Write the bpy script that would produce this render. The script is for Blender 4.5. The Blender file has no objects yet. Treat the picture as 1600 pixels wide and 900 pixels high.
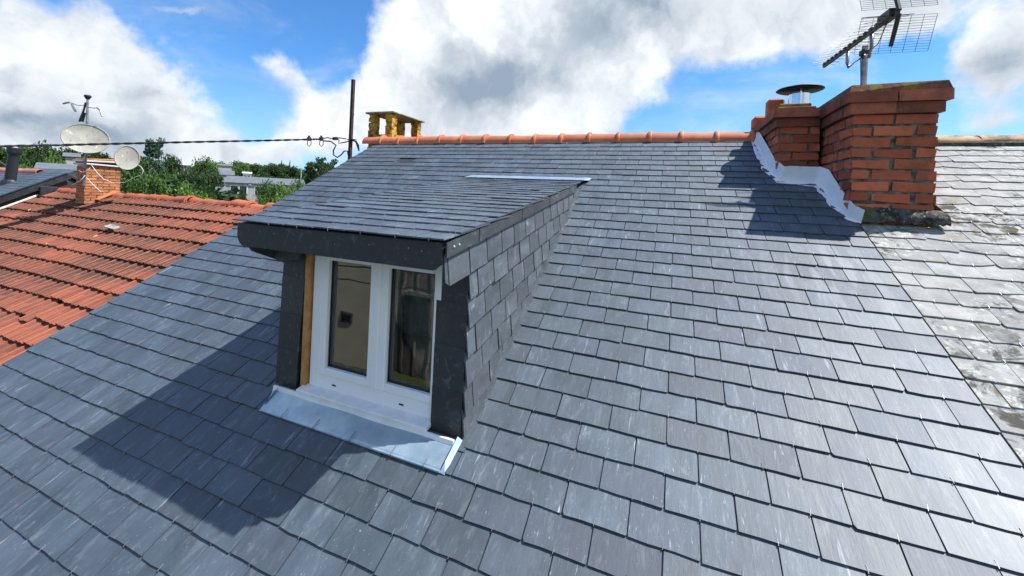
import bpy, bmesh, math, random
import numpy as np
from mathutils import Matrix, Vector
random.seed(7); RNG = np.random.default_rng(7)
SC = bpy.context.scene
COL = SC.collection

# ------------------------------------------------------------------ camera
CAMZ = 6.5
F_PX, PPX, PPY = 626.0, 800.0, 306.0
ROLL = math.atan(.045); YAW = math.atan2(250, 626)
FW = np.array([-math.sin(YAW), math.cos(YAW), 0.]); RT = np.array([math.cos(YAW), math.sin(YAW), 0.]); UPV = np.array([0, 0, 1.])
IR = math.cos(ROLL)*RT + math.sin(ROLL)*UPV
IU = math.cos(ROLL)*UPV - math.sin(ROLL)*RT
cd = bpy.data.cameras.new('camera'); cam = bpy.data.objects.new('camera', cd); COL.objects.link(cam)
cd.sensor_width = 36; cd.lens = 36*F_PX/1600; cd.shift_y = -(450-PPY)/1600
cd.clip_start = .05; cd.clip_end = 6000
cam.matrix_world = Matrix(((IR[0], IU[0], -FW[0], 0), (IR[1], IU[1], -FW[1], 0), (IR[2], IU[2], -FW[2], CAMZ), (0, 0, 0, 1)))
SC.camera = cam
SC.view_settings.view_transform = 'Standard'; SC.view_settings.look = 'None'
SC.view_settings.exposure = 0.65; SC.view_settings.gamma = 1.0

def ray(x, y): return (x-PPX)/F_PX*IR - (y-PPY)/F_PX*IU + FW
def proj(P):
    P = np.asarray(P, float) - np.array([0, 0, CAMZ]); w = P@FW; w = np.where(np.abs(w) < 1e-6, 1e-6, w)
    return PPX+F_PX*(P@IR)/w, PPY-F_PX*(P@IU)/w, w
def far_at(px, py, D):                      # a point D metres away over the ground in the direction of a pixel
    r = ray(px, py); k = D/math.hypot(r[0], r[1]); p = r*k; return np.array([p[0], p[1], p[2]+CAMZ])

# ------------------------------------------------------------------ sun and sky
SUN = np.array([.51, .185, .84]); SUN /= np.linalg.norm(SUN)
sd = bpy.data.lights.new('sun', 'SUN'); sun = bpy.data.objects.new('sun', sd); COL.objects.link(sun)
sd.energy = 5.0; sd.angle = math.radians(.53); sd.color = (1, .985, .965)
sun.rotation_euler = Vector(-SUN).to_track_quat('-Z', 'Y').to_euler(); sun.location = (8, 3, 25)
W = bpy.data.worlds.new('World'); SC.world = W; W.use_nodes = True

class NT:                                   # small helper for node trees
    def __init__(s, tree): s.t = tree; s.n = tree.nodes; s.l = tree.links
    def new(s, typ, ins=None, **kw):
        n = s.n.new(typ)
        for k, v in kw.items(): setattr(n, k, v)
        for k, v in (ins or {}).items():
            if hasattr(v, 'is_output'): s.l.new(v, n.inputs[k])
            else: n.inputs[k].default_value = v
        return n
    def m(s, op, a, b=0.0, c=0.0, clamp=False):
        return s.new('ShaderNodeMath', {0: a, 1: b, 2: c}, operation=op, use_clamp=clamp).outputs[0]
    def v(s, op, a, b=(0, 0, 0)): return s.new('ShaderNodeVectorMath', {0: a, 1: b}, operation=op)
    def noise(s, vec, scale, detail=4, rough=.55, dist=0.0):
        return s.new('ShaderNodeTexNoise', {'Vector': vec, 'Scale': scale, 'Detail': detail, 'Roughness': rough, 'Distortion': dist})
    def ramp(s, fac, lo, hi, a=0.0, b=1.0, smooth=True):
        return s.new('ShaderNodeMapRange', {0: fac, 1: lo, 2: hi, 3: a, 4: b}, interpolation_type='SMOOTHSTEP' if smooth else 'LINEAR').outputs[0]
    def mix(s, fac, a, b, blend='MIX'):
        n = s.new('ShaderNodeMix', data_type='RGBA', blend_type=blend)
        for i, v in ((0, fac), (6, a), (7, b)):
            if hasattr(v, 'is_output'): s.l.new(v, n.inputs[i])
            elif i == 0: n.inputs[i].default_value = v
            else: n.inputs[i].default_value = (*v, 1) if len(v) == 3 else v
        return n.outputs[2]

def build_sky():
    t = NT(W.node_tree); W.node_tree.nodes.clear()
    sky = t.new('ShaderNodeTexSky', sky_type='NISHITA', sun_disc=False)
    sky.sun_elevation = math.asin(SUN[2]); sky.sun_rotation = math.atan2(SUN[0], SUN[1])
    sky.altitude = 50; sky.air_density = 1.0; sky.dust_density = .6; sky.ozone_density = 2.0
    co = t.new('ShaderNodeTexCoord').outputs['Generated']
    sep = t.new('ShaderNodeSeparateXYZ', {0: co})
    x, y, z = sep.outputs
    # clouds on a sheet overhead seen from below, warped by noise
    nA = t.noise(co, 2.6, 7, .58)
    nB = t.noise(co, 9.0, 6, .6)
    warp = t.v('SCALE', t.v('SUBTRACT', nA.outputs['Color'], (.5, .5, .5)).outputs[0]); warp.inputs['Scale'].default_value = .20
    warp2 = t.v('SCALE', t.v('SUBTRACT', nB.outputs['Color'], (.5, .5, .5)).outputs[0]); warp2.inputs['Scale'].default_value = .075
    d = t.v('ADD', t.v('ADD', co, warp.outputs[0]).outputs[0], warp2.outputs[0]).outputs[0]
    sp = t.new('ShaderNodeSeparateXYZ', {0: d})
    az = t.m('ARCTAN2', sp.outputs[0], sp.outputs[1])
    el = t.m('ARCTAN2', sp.outputs[2], t.m('SQRT', t.m('ADD', t.m('MULTIPLY', sp.outputs[0], sp.outputs[0]), t.m('MULTIPLY', sp.outputs[1], sp.outputs[1]))))
    def ae(px, py): r = ray(px, py); return math.atan2(r[0], r[1]), math.atan2(r[2], math.hypot(r[0], r[1]))
    def blob(px, py, rx, ry, w, ang=0):
        a0, e0 = ae(px, py); a1, _ = ae(px+rx, py); _, e1 = ae(px, py-ry)
        sa, se = abs(a1-a0), abs(e1-e0)
        da = t.m('SUBTRACT', az, a0); de = t.m('SUBTRACT', el, e0)
        if ang:
            c, s = math.cos(ang), math.sin(ang)
            da, de = (t.m('ADD', t.m('MULTIPLY', da, c), t.m('MULTIPLY', de, s)), t.m('SUBTRACT', t.m('MULTIPLY', de, c), t.m('MULTIPLY', da, s)))
        q = t.m('ADD', t.m('POWER', t.m('ABSOLUTE', t.m('DIVIDE', da, sa)), 2.0), t.m('POWER', t.m('ABSOLUTE', t.m('DIVIDE', de, se)), 2.0))
        return t.m('MULTIPLY', t.m('EXPONENT', t.m('MULTIPLY', q, -1.0)), w)
    def total(lst):
        o = None
        for b in lst:
            v = blob(*b); o = v if o is None else t.m('ADD', o, v)
        return o
    big = total(CLOUDS)
    shade = total(SHADES)
    # the rest of the sky carries the same kind of scattered cloud
    nC = t.noise(co, 1.7, 8, .6)
    a_lo, e_lo = ae(-250, 300); a_hi, _ = ae(1850, 300)
    infr = t.m('MULTIPLY', t.m('MULTIPLY', t.ramp(az, a_lo-.25, a_lo+.05), t.ramp(az, a_hi+.3, a_hi)), t.ramp(el, .85, .62))
    gen = t.ramp(nC.outputs['Fac'], .44, .60, 0, 1.0)
    dens0 = t.m('ADD', t.m('MULTIPLY', big, infr), t.m('MULTIPLY', gen, t.m('SUBTRACT', 1.0, infr)))
    nD = t.noise(co, 14.0, 8, .62, .3); nW = t.noise(t.v('MULTIPLY', co, (1, 1, 2.2)).outputs[0], 4.2, 7, .62, .4)
    edge = t.m('MULTIPLY', t.m('SUBTRACT', nD.outputs['Fac'], .5), .85)
    dens = t.ramp(t.m('ADD', t.m('ADD', dens0, edge), t.m('MULTIPLY', t.m('SUBTRACT', nW.outputs['Fac'], .47), .55)), .26, .94)
    thin = t.m('MULTIPLY', t.ramp(nW.outputs['Fac'], .46, .76), .32); dens = t.m('MAXIMUM', dens, thin)
    # cloud brightness: white tops, grey undersides
    nE = t.noise(d, 5.0, 6, .55)
    nF = t.noise(d, 13.0, 6, .6); bil = t.ramp(t.m('ADD', t.m('MULTIPLY', nE.outputs['Fac'], .72), t.m('MULTIPLY', nF.outputs['Fac'], .28)), .36, .64, 0, 1)
    sh = t.m('ADD', t.m('MULTIPLY', shade, infr), t.m('MULTIPLY', t.m('SUBTRACT', 1.0, infr), .12))
    sh = t.m('ADD', t.m('MULTIPLY', sh, .62), t.m('MULTIPLY', t.m('SUBTRACT', .70, bil), .70), clamp=True)
    ccol = t.mix(sh, (.98, 1.02, 1.06), (.32, .41, .52))
    skyc = t.mix(1.0, sky.outputs[0], (SKYMUL[0], SKYMUL[1], SKYMUL[2]), 'MULTIPLY')
    # a pale veil low over the horizon
    veil = t.m('MULTIPLY', t.ramp(el, .30, .0, 0, 1), .45)
    S = .10
    skyv = t.mix(veil, skyc, (.40/S, .52/S, .70/S))
    cl = t.new('ShaderNodeVectorMath', {0: ccol}, operation='SCALE'); cl.inputs['Scale'].default_value = CLOUDGAIN/S
    out = t.mix(dens, skyv, cl.outputs[0])
    bg = t.new('ShaderNodeBackground', {'Color': out, 'Strength': S})
    t.new('ShaderNodeOutputWorld', {'Surface': bg.outputs[0]})
SKYMUL = (.50, .93, 1.32); CLOUDGAIN = .66
CLOUDS = [  # px, py, rx, ry, weight, tilt: the cloud banks of the photograph's sky
 (700, 40, 105, 95, 1.1), (850, 70, 170, 120, 1.3), (1050, 25, 230, 75, 1.3), (1330, 30, 200, 55, 1.2), (760, 150, 150, 60, 1.0), (900, 165, 75, 55, .8),
 (610, 140, 75, 70, .9), (560, 190, 70, 45, .8), (470, 150, 75, 55, .62, -.6), (405, 80, 45, 24, .58, -.3), (1530, 95, 55, 40, .9, .9), (1590, 60, 60, 60, 1.0), (1580, 130, 70, 45, 1.0), (1590, 195, 75, 22, .6),
 (60, 60, 150, 90, .9), (165, 75, 60, 55, 1.0), (60, 170, 160, 80, .85), (225, 130, 65, 45, .9), (290, 160, 70, 35, .55), (180, 215, 200, 40, .9), (380, 235, 130, 32, .6), (480, 215, 70, 30, .5),
 (270, 8, 60, 12, .55), (780, 205, 130, 30, .8), (1130, 205, 50, 12, .35), (1480, 20, 60, 40, .5),
 (330, 60, 60, 45, -.3), (520, 50, 60, 70, -.5), (1080, 160, 90, 45, -.6), (1180, 190, 80, 40, -.3), (1440, 140, 45, 55, -.4)]
SHADES = [(60, 90, 190, 110, .35), (240, 230, 260, 40, .35), (800, 120, 130, 45, .9), (1030, 20, 180, 55, 1.1), (740, 145, 60, 25, .5), (60, 185, 110, 22, 1.0), (215, 130, 50, 18, .6), (1570, 120, 50, 40, .8), (40, 120, 60, 14, .5), (420, 235, 160, 22, .4), (1230, 30, 90, 30, .5)]
build_sky()

# ------------------------------------------------------------------ mesh and object helpers
def mesh(name, verts, faces, mats, fm=None, smooth=False, tone=None):
    me = bpy.data.meshes.new(name); me.from_pydata([tuple(map(float, v)) for v in verts], [], [tuple(f) for f in faces])
    for m_ in (mats if isinstance(mats, (list, tuple)) else [mats]): me.materials.append(m_)
    if fm is not None: me.polygons.foreach_set('material_index', list(fm))
    if smooth: me.polygons.foreach_set('use_smooth', [True]*len(me.polygons))
    a = me.attributes.new('tone', 'FLOAT', 'FACE')
    tv = np.zeros(len(me.polygons), dtype=np.float32)
    if tone is not None: tv[:] = tone
    a.data.foreach_set('value', tv)
    me.update(); return me
def link(name, me, parent=None, M=None, kind=None):
    o = bpy.data.objects.new(name, me); COL.objects.link(o)
    if parent is not None: o.parent = parent
    if M is not None: o.matrix_local = M
    if kind: o['kind'] = kind
    return o
def tag(o, label, cat, group=None, kind=None):
    o['label'] = label; o['category'] = cat
    if group: o['group'] = group
    if kind: o['kind'] = kind
    return o
def thing(name, loc, label, cat, group=None, rotz=0.0):
    o = bpy.data.objects.new(name, None); COL.objects.link(o); o.location = tuple(map(float, loc)); o.rotation_euler = (0, 0, rotz)
    o.empty_display_size = .2
    return tag(o, label, cat, group)

class MB:                                   # collects shapes for ONE mesh
    def __init__(s): s.v = []; s.f = []; s.mi = []
    def add(s, V, Fc, mi=0):
        b = len(s.v); s.v += [tuple(map(float, p)) for p in V]; s.f += [tuple(i+b for i in f) for f in Fc]; s.mi += [mi]*len(Fc); return s
    def box(s, c, size, R=None, mi=0, bev=0.0):
        h = np.array(size)/2.
        if bev <= 0:
            V = np.array([[sx, sy, sz] for sz in (-1, 1) for sy in (-1, 1) for sx in (-1, 1)])*h
            Fc = [(0, 2, 3, 1), (4, 5, 7, 6), (0, 1, 5, 4), (2, 6, 7, 3), (0, 4, 6, 2), (1, 3, 7, 5)]
        else:
            bm = bmesh.new(); bmesh.ops.create_cube(bm, size=2.0)
            for q in bm.verts: q.co = Vector((q.co.x*h[0], q.co.y*h[1], q.co.z*h[2]))
            bmesh.ops.bevel(bm, geom=list(bm.edges), offset=bev, segments=1, affect='EDGES', profile=.5)
            bm.verts.index_update(); V = np.array([q.co[:] for q in bm.verts]); Fc = [[q.index for q in f.verts] for f in bm.faces]; bm.free()
        if R is not None: V = V@np.array(R).T
        return s.add(V+np.array(c), Fc, mi)
    def tube(s, pts, r, n=8, mi=0, caps=True):
        pts = [np.array(p, float) for p in pts]; rr = r if hasattr(r, '__len__') else [r]*len(pts)
        V = []; up0 = None
        for i, p in enumerate(pts):
            d = pts[min(i+1, len(pts)-1)]-pts[max(i-1, 0)]; d /= max(np.linalg.norm(d), 1e-9)
            if up0 is None:
                a = np.array([0, 0, 1.]) if abs(d[2]) < .9 else np.array([1., 0, 0]); up0 = np.cross(d, a)
            e1 = up0-d*(up0@d); e1 /= max(np.linalg.norm(e1), 1e-9); e2 = np.cross(d, e1); up0 = e1
            for k in range(n):
                a = 2*math.pi*(k+.5)/n; V.append(p+rr[i]*(math.cos(a)*e1+math.sin(a)*e2))
        Fc = []
        for i in range(len(pts)-1):
            for k in range(n): Fc.append((i*n+k, i*n+(k+1) % n, (i+1)*n+(k+1) % n, (i+1)*n+k))
        if caps: Fc += [tuple(range(n-1, -1, -1)), tuple((len(pts)-1)*n+k for k in range(n))]
        return s.add(V, Fc, mi)
    def prism(s, poly, a, b, mi=0):         # convex/any polygon of 3-D points extruded from offset a to offset b (vectors)
        P = [np.array(p, float) for p in poly]; n = len(P); a = np.array(a, float); b = np.array(b, float)
        V = [p+a for p in P]+[p+b for p in P]
        Fc = [tuple(range(n-1, -1, -1)), tuple(range(n, 2*n))]+[(i, (i+1) % n, n+(i+1) % n, n+i) for i in range(n)]
        return s.add(V, Fc, mi)
    def lathe(s, c, prof, n=24, mi=0, axis=2, caps=True):
        V = []
        for r, h in prof:
            for k in range(n):
                a = 2*math.pi*k/n; p = [r*math.cos(a), r*math.sin(a), h]; V.append(np.array(c)+np.array(p))
        Fc = [(i*n+k, i*n+(k+1) % n, (i+1)*n+(k+1) % n, (i+1)*n+k) for i in range(len(prof)-1) for k in range(n)]
        if caps: Fc += [tuple(range(n-1, -1, -1)), tuple((len(prof)-1)*n+k for k in range(n))]
        return s.add(V, Fc, mi)
    def mesh(s, name, mats, smooth=False, tone=None): return mesh(name, s.v, s.f, mats, s.mi if isinstance(mats, (list, tuple)) else None, smooth, tone)
    def build(s, name, mats, parent=None, smooth=False, M=None, kind=None): return link(name, s.mesh(name, mats, smooth), parent, M, kind)
def fix_normals(me):
    bm = bmesh.new(); bm.from_mesh(me); bmesh.ops.recalc_face_normals(bm, faces=bm.faces); bm.to_mesh(me); bm.free()

def inpoly(x, y, poly):
    c = False; n = len(poly)
    for i in range(n):
        x1, y1 = poly[i]; x2, y2 = poly[i-1]
        if (y1 > y) != (y2 > y) and x < (x2-x1)*(y-y1)/(y2-y1)+x1: c = not c
    return c
def visible_area(corners, hidden=()):       # rough size in the photograph of a little quad
    x, y, w = proj(np.array(corners))
    if (w < .1).any(): return 0.0
    cx, cy = x.mean(), y.mean()
    if x.max() < 0 or x.min() > 1600 or y.max() < 0 or y.min() > 900: return 0.0
    for p in hidden:
        if inpoly(cx, cy, p): return 0.0
    xc, yc = np.clip(x, 0, 1600), np.clip(y, 0, 900)
    return .5*abs(np.dot(xc, np.roll(yc, -1))-np.dot(yc, np.roll(xc, -1)))
def lay(name, items, variants, parent, origin, limit=300):
    """items: (variant index, 4x4 numpy matrix in world, visible size). The largest become objects, the rest one joined part."""
    items = sorted(items, key=lambda i: -i[2])
    inv = np.eye(4); inv[:3, 3] = -np.array(origin, float)
    for vi, Mw, a in items[:limit]:
        link(name, variants[vi], parent, Matrix((inv@Mw).tolist()))
    rest = items[limit:]
    if rest:
        cache = {}
        VV = []; FF = []; TT = []; MI = []; b = 0
        for vi, Mw, a in rest:
            if vi not in cache:
                me = variants[vi]; cache[vi] = (np.array([v.co[:] for v in me.vertices]), [tuple(p.vertices) for p in me.polygons], [p.material_index for p in me.polygons])
            V, Fc, mi = cache[vi]; Mm = inv@Mw
            VV.append(V@Mm[:3, :3].T+Mm[:3, 3]); FF += [tuple(i+b for i in f) for f in Fc]; MI += mi; TT += [random.random()]*len(Fc); b += len(V)
        me = mesh(name+'s', np.concatenate(VV), FF, list(variants[0].materials), MI, False, np.array(TT, dtype=np.float32))
        link(name+'_field', me, parent, kind='stuff')
def M4(c, ex, ey, ez):
    m = np.eye(4); m[:3, 0] = ex; m[:3, 1] = ey; m[:3, 2] = ez; m[:3, 3] = c; return m
def rotm(axis, a): return np.array(Matrix.Rotation(a, 3, axis))

# ------------------------------------------------------------------ materials
def mat(name):
    m = bpy.data.materials.new(name); m.use_nodes = True; m.node_tree.nodes.clear(); t = NT(m.node_tree)
    p = t.new('ShaderNodeBsdfPrincipled'); t.new('ShaderNodeOutputMaterial', {'Surface': p.outputs[0]})
    return m, t, p
def pset(t, p, **kw):
    for k, v in kw.items():
        k = {'col': 'Base Color', 'rough': 'Roughness', 'metal': 'Metallic', 'spec': 'Specular IOR Level', 'normal': 'Normal', 'alpha': 'Alpha', 'ior': 'IOR'}[k]
        if hasattr(v, 'is_output'): t.l.new(v, p.inputs[k])
        elif isinstance(v, tuple) and len(v) == 3: p.inputs[k].default_value = (*v, 1)
        else: p.inputs[k].default_value = v
def bump(t, h, s, dist): return t.new('ShaderNodeBump', {'Height': h, 'Strength': s, 'Distance': dist}).outputs[0]
TH = math.radians(29.2)
def piece_coords(t, rot=(0, 0, 0)):
    """world position, turned into the slope, shifted by a random amount for each piece; and the piece's random number"""
    pos = t.new('ShaderNodeNewGeometry').outputs['Position']
    if rot != (0, 0, 0): pos = t.new('ShaderNodeMapping', {'Vector': pos, 'Rotation': rot}).outputs[0]
    r = t.m('FRACT', t.m('ADD', t.new('ShaderNodeObjectInfo').outputs['Random'], t.new('ShaderNodeAttribute', attribute_name='tone').outputs['Fac']))
    off = t.new('ShaderNodeCombineXYZ', {0: t.m('MULTIPLY', r, 37.0), 1: t.m('MULTIPLY', r, 53.0), 2: t.m('MULTIPLY', r, 11.0)}).outputs[0]
    return t.v('ADD', pos, off).outputs[0], r, pos
def slate_mat(name, c1, c2, c3, rough, scratch, rot=(-TH, 0, 0), stretch=(1, .35, 1), spec=.5, coat=.22):
    m, t, p = mat(name); vec, r, pos = piece_coords(t, rot)
    sv = t.v('MULTIPLY', vec, stretch).outputs[0]
    n1 = t.noise(sv, 9, 6, .6); n2 = t.noise(sv, 45, 5, .65); n3 = t.noise(t.v('MULTIPLY', vec, (34, 3.2, 10)).outputs[0], 1.6, 4, .6, .6)
    r2 = t.m('FRACT', t.m('MULTIPLY', r, 7.31))
    c = t.mix(t.ramp(n1.outputs['Fac'], .32, .68), c1, c2)
    c = t.mix(t.m('MULTIPLY', r2, .6), c, c3)
    # pale drag marks along the grain
    sc = t.m('MULTIPLY', t.ramp(n3.outputs['Fac'], .62, .74), t.ramp(n1.outputs['Fac'], .40, .62))
    sc2 = t.ramp(t.noise(t.v('MULTIPLY', vec, (60, 9, 20)).outputs[0], 2.0, 3, .5, 1.2).outputs['Fac'], .68, .76)
    patch = t.ramp(t.noise(pos, 1.1, 4, .6).outputs['Fac'], .42, .62)
    sc = t.m('MINIMUM', t.m('ADD', t.m('MULTIPLY', sc, .75), t.m('MULTIPLY', sc2, t.m('ADD', .12, t.m('MULTIPLY', patch, .75)))), 1.0)
    fl = t.ramp(t.noise(vec, 90, 3, .7).outputs['Fac'], .66, .74)
    sc = t.m('MAXIMUM', sc, t.m('MULTIPLY', fl, .5))
    c = t.mix(t.m('MULTIPLY', sc, scratch), c, (.42, .45, .48))
    dust = t.ramp(n2.outputs['Fac'], .55, .8)
    c = t.mix(t.m('MULTIPLY', dust, .30), c, (.24, .27, .30))
    n5 = t.noise(t.v('MULTIPLY', vec, (3, 1.2, 3)).outputs[0], 6, 6, .68, .8)
    c = t.mix(t.m('MULTIPLY', t.ramp(n5.outputs['Fac'], .54, .70), .38), c, (.17, .195, .22))
    c = t.mix(t.m('MULTIPLY', t.ramp(n5.outputs['Fac'], .46, .30), .45), c, (.014, .020, .027))
    rg = t.m('ADD', t.m('MULTIPLY', n1.outputs['Fac'], .22), t.m('ADD', rough-.16, t.m('MULTIPLY', r2, .10)))
    hgt = t.m('ADD', t.m('MULTIPLY', n1.outputs['Fac'], .6), t.m('ADD', t.m('MULTIPLY', n2.outputs['Fac'], .18), t.m('MULTIPLY', n3.outputs['Fac'], .2)))
    if name == 'new_slate':                 # dusty scuffs left by ladders and feet below the chimney
        sx = t.new('ShaderNodeSeparateXYZ', {0: pos}).outputs
        dx_, dy_ = t.m('DIVIDE', t.m('SUBTRACT', sx[0], .80), .30), t.m('DIVIDE', t.m('SUBTRACT', sx[1], 5.33), .30)
        mk = t.m('EXPONENT', t.m('MULTIPLY', t.m('ADD', t.m('MULTIPLY', dx_, dx_), t.m('MULTIPLY', dy_, dy_)), -1.0))
        dg = t.new('ShaderNodeMapping', {'Vector': pos, 'Rotation': (0, 0, .75), 'Scale': (14, 1.6, 1)}).outputs[0]
        wv_ = t.ramp(t.noise(dg, .9, 3, .5, .6).outputs['Fac'], .50, .60)
        c = t.mix(t.m('MULTIPLY', t.m('MULTIPLY', wv_, mk), .55), c, (.22, .235, .25))
    r3 = t.m('FRACT', t.m('MULTIPLY', r, 13.7))
    hs = t.new('ShaderNodeHueSaturation', {'Color': c, 'Value': t.m('ADD', .77, t.m('MULTIPLY', r3, .46)), 'Hue': t.m('ADD', .49, t.m('MULTIPLY', r2, .018)), 'Saturation': 1.0, 'Fac': 1.0}); c = hs.outputs[0]
    bn = bump(t, hgt, .6, .0045)
    pset(t, p, col=c, rough=rg, spec=spec, ior=1.6, normal=bn)
    p.inputs['Coat Weight'].default_value = coat; p.inputs['Coat Roughness'].default_value = .46; t.l.new(bn, p.inputs['Coat Normal'])
    return m
SLATE = slate_mat('new_slate', (.023, .037, .050), (.051, .073, .096), (.036, .051, .072), .66, .8, spec=.8)
SLATE_DORMER = slate_mat('dormer_slate', (.024, .038, .051), (.053, .075, .098), (.037, .052, .072), .62, .8, spec=.8, rot= (-math.radians(8.5), 0, 0))
SLATE_CHEEK = slate_mat('cheek_slate', (.034, .045, .055), (.072, .089, .104), (.050, .061, .074), .62, .75, (-math.pi/2, 0, 0), (1, 1, .35), coat=.15)
SLATE_EDGE = slate_mat('board_slate', (.020, .024, .027), (.032, .037, .040), (.026, .030, .032), .6, .12, (0, 0, 0), coat=0)

def old_slate_mat():
    m, t, p = mat('weathered_slate'); vec, r, pos = piece_coords(t, (-TH, 0, 0))
    n1 = t.noise(vec, 7, 7, .62); n2 = t.noise(vec, 30, 6, .7); n4 = t.noise(t.v('ADD', pos, (3.1, .4, 1.7)).outputs[0], 1.7, 4, .6)
    r2 = t.m('FRACT', t.m('MULTIPLY', r, 5.77))
    c = t.mix(t.ramp(n1.outputs['Fac'], .35, .66), (.25, .247, .232), (.40, .39, .36))
    c = t.mix(t.m('MULTIPLY', r2, .6), c, (.20, .20, .195))
    area = t.ramp(n4.outputs['Fac'], .42, .56)
    lich = t.m('MULTIPLY', t.ramp(n2.outputs['Fac'], .53, .60), t.m('ADD', t.m('MULTIPLY', area, .75), .2))
    c = t.mix(lich, c, (.50, .49, .42))
    blk = t.m('MULTIPLY', t.ramp(t.noise(vec, 9, 8, .72, .6).outputs['Fac'], .50, .60), area)
    c = t.mix(t.m('MULTIPLY', blk, .82), c, (.045, .040, .030))
    c = t.mix(t.m('MULTIPLY', t.ramp(t.noise(vec, 5, 4, .6).outputs['Fac'], .58, .70), .6), c, (.24, .20, .11))
    pset(t, p, col=c, spec=t.m('MULTIPLY', .3, t.m('SUBTRACT', 1.0, t.m('MAXIMUM', blk, t.m('MULTIPLY', lich, .5)))), rough=t.m('ADD', .68, t.m('MULTIPLY', n1.outputs['Fac'], .25)), normal=bump(t, t.m('ADD', n1.outputs['Fac'], t.m('MULTIPLY', n2.outputs['Fac'], .5)), .6, .004))
    return m
OLDSLATE = old_slate_mat()

def simple(name, c1, c2, scale=8, rough=.6, metal=0.0, b=.3, bd=.003, piece=False, spec=.5, vary=.0):
    m, t, p = mat(name)
    if piece: vec, r, pos = piece_coords(t)
    else: vec = t.new('ShaderNodeNewGeometry').outputs['Position']; r = None
    n1 = t.noise(vec, scale, 6, .6); n2 = t.noise(vec, scale*6, 4, .6)
    c = t.mix(t.ramp(n1.outputs['Fac'], .33, .67), c1, c2)
    if r is not None and vary:
        g = t.new('ShaderNodeHueSaturation', {'Color': c, 'Value': t.m('ADD', 1-vary, t.m('MULTIPLY', r, 2*vary)), 'Saturation': 1.0, 'Fac': 1.0}); c = g.outputs[0]
    pset(t, p, col=c, rough=t.m('ADD', rough-.08, t.m('MULTIPLY', n2.outputs['Fac'], .16)), metal=metal, spec=spec, normal=bump(t, t.m('ADD', n1.outputs['Fac'], t.m('MULTIPLY', n2.outputs['Fac'], .4)), b, bd))
    return m
ZINC = simple('zinc', (.34, .47, .57), (.50, .62, .69), 9, .42, .65, .15, .002)
PVC = simple('white_pvc', (.85, .86, .87), (.89, .89, .89), 3, .32, 0, .04, .001)
SILL = simple('white_sill', (.76, .77, .77), (.88, .88, .87), 14, .5, 0, .15, .001)
WOOD = simple('varnished_wood', (.38, .16, .045), (.55, .27, .09), 20, .5, 0, .2, .001)
RIDGE = simple('terracotta_ridge', (.50, .142, .062), (.59, .205, .098), 7, .55, 0, .2, .002, True, .4, .12)
OLDRIDGE = simple('mossy_ridge', (.10, .07, .045), (.55, .36, .20), 7, .9, 0, .6, .012, True, .2, .2)
STEEL = simple('galvanised_steel', (.20, .19, .18), (.36, .35, .34), 15, .42, .8, .1, .001)
SHINY = simple('stainless_steel', (.62, .64, .66), (.75, .76, .78), 10, .18, 1.0, .03, .001)
HOOK = simple('hook_wire', (.14, .145, .15), (.34, .35, .36), 15, .5, .5, .1, .001)
RUST = simple('rusty_steel', (.030, .016, .012), (.062, .034, .026), 18, .7, .3, .3, .002)
BLACK = simple('black_plastic', (.012, .013, .014), (.02, .02, .022), 20, .45, 0, .1, .001)
DARKMETAL = simple('dark_metal', (.02, .024, .026), (.04, .044, .046), 10, .5, .3, .1, .001)
ALU = simple('dull_aluminium', (.035, .035, .038), (.07, .07, .073), 20, .4, .7, .1, .001)
WHITEPAINT = simple('white_mortar_paint', (.80, .82, .84), (.90, .91, .92), 10, .6, 0, .5, .006)
DECK = simple('roof_underlay', (.018, .018, .020), (.03, .03, .032), 5, .9, 0, .1, .002)
RENDER = simple('pale_render', (.34, .33, .30), (.42, .41, .38), 2, .85, 0, .2, .003)
CREAM = simple('cream_render', (.58, .52, .36), (.66, .60, .44), 2, .85, 0, .2, .003)
GREYROOF = simple('grey_far_roof', (.10, .11, .12), (.15, .155, .165), 2, .7, 0, .2, .01)
PALEROOF = simple('pale_far_roof', (.48, .48, .46), (.58, .58, .56), 2, .7, 0, .2, .01)
PANE_DARK = simple('dark_window', (.02, .025, .03), (.04, .045, .05), 2, .12, 0, .0, .001)
BARK = simple('bark', (.06, .045, .03), (.11, .085, .06), 6, .9, 0, .6, .02)
DARKWALL = simple('dark_brown_wall', (.035, .025, .02), (.06, .045, .036), 5, .9, 0, .3, .004)
ROPE = simple('pale_mortar_strip', (.55, .51, .45), (.72, .69, .63), 12, .8, 0, .3, .003)
CURTAIN = simple('grey_curtain', (.22, .20, .18), (.36, .33, .30), 10, .9, 0, .2, .004)
ROOM = simple('room_wall', (.16, .14, .12), (.20, .18, .15), 3, .9, 0, .1, .002)
MORTAR = simple('grey_mortar', (.045, .042, .034), (.22, .20, .165), 16, .95, 0, .7, .006)

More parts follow.
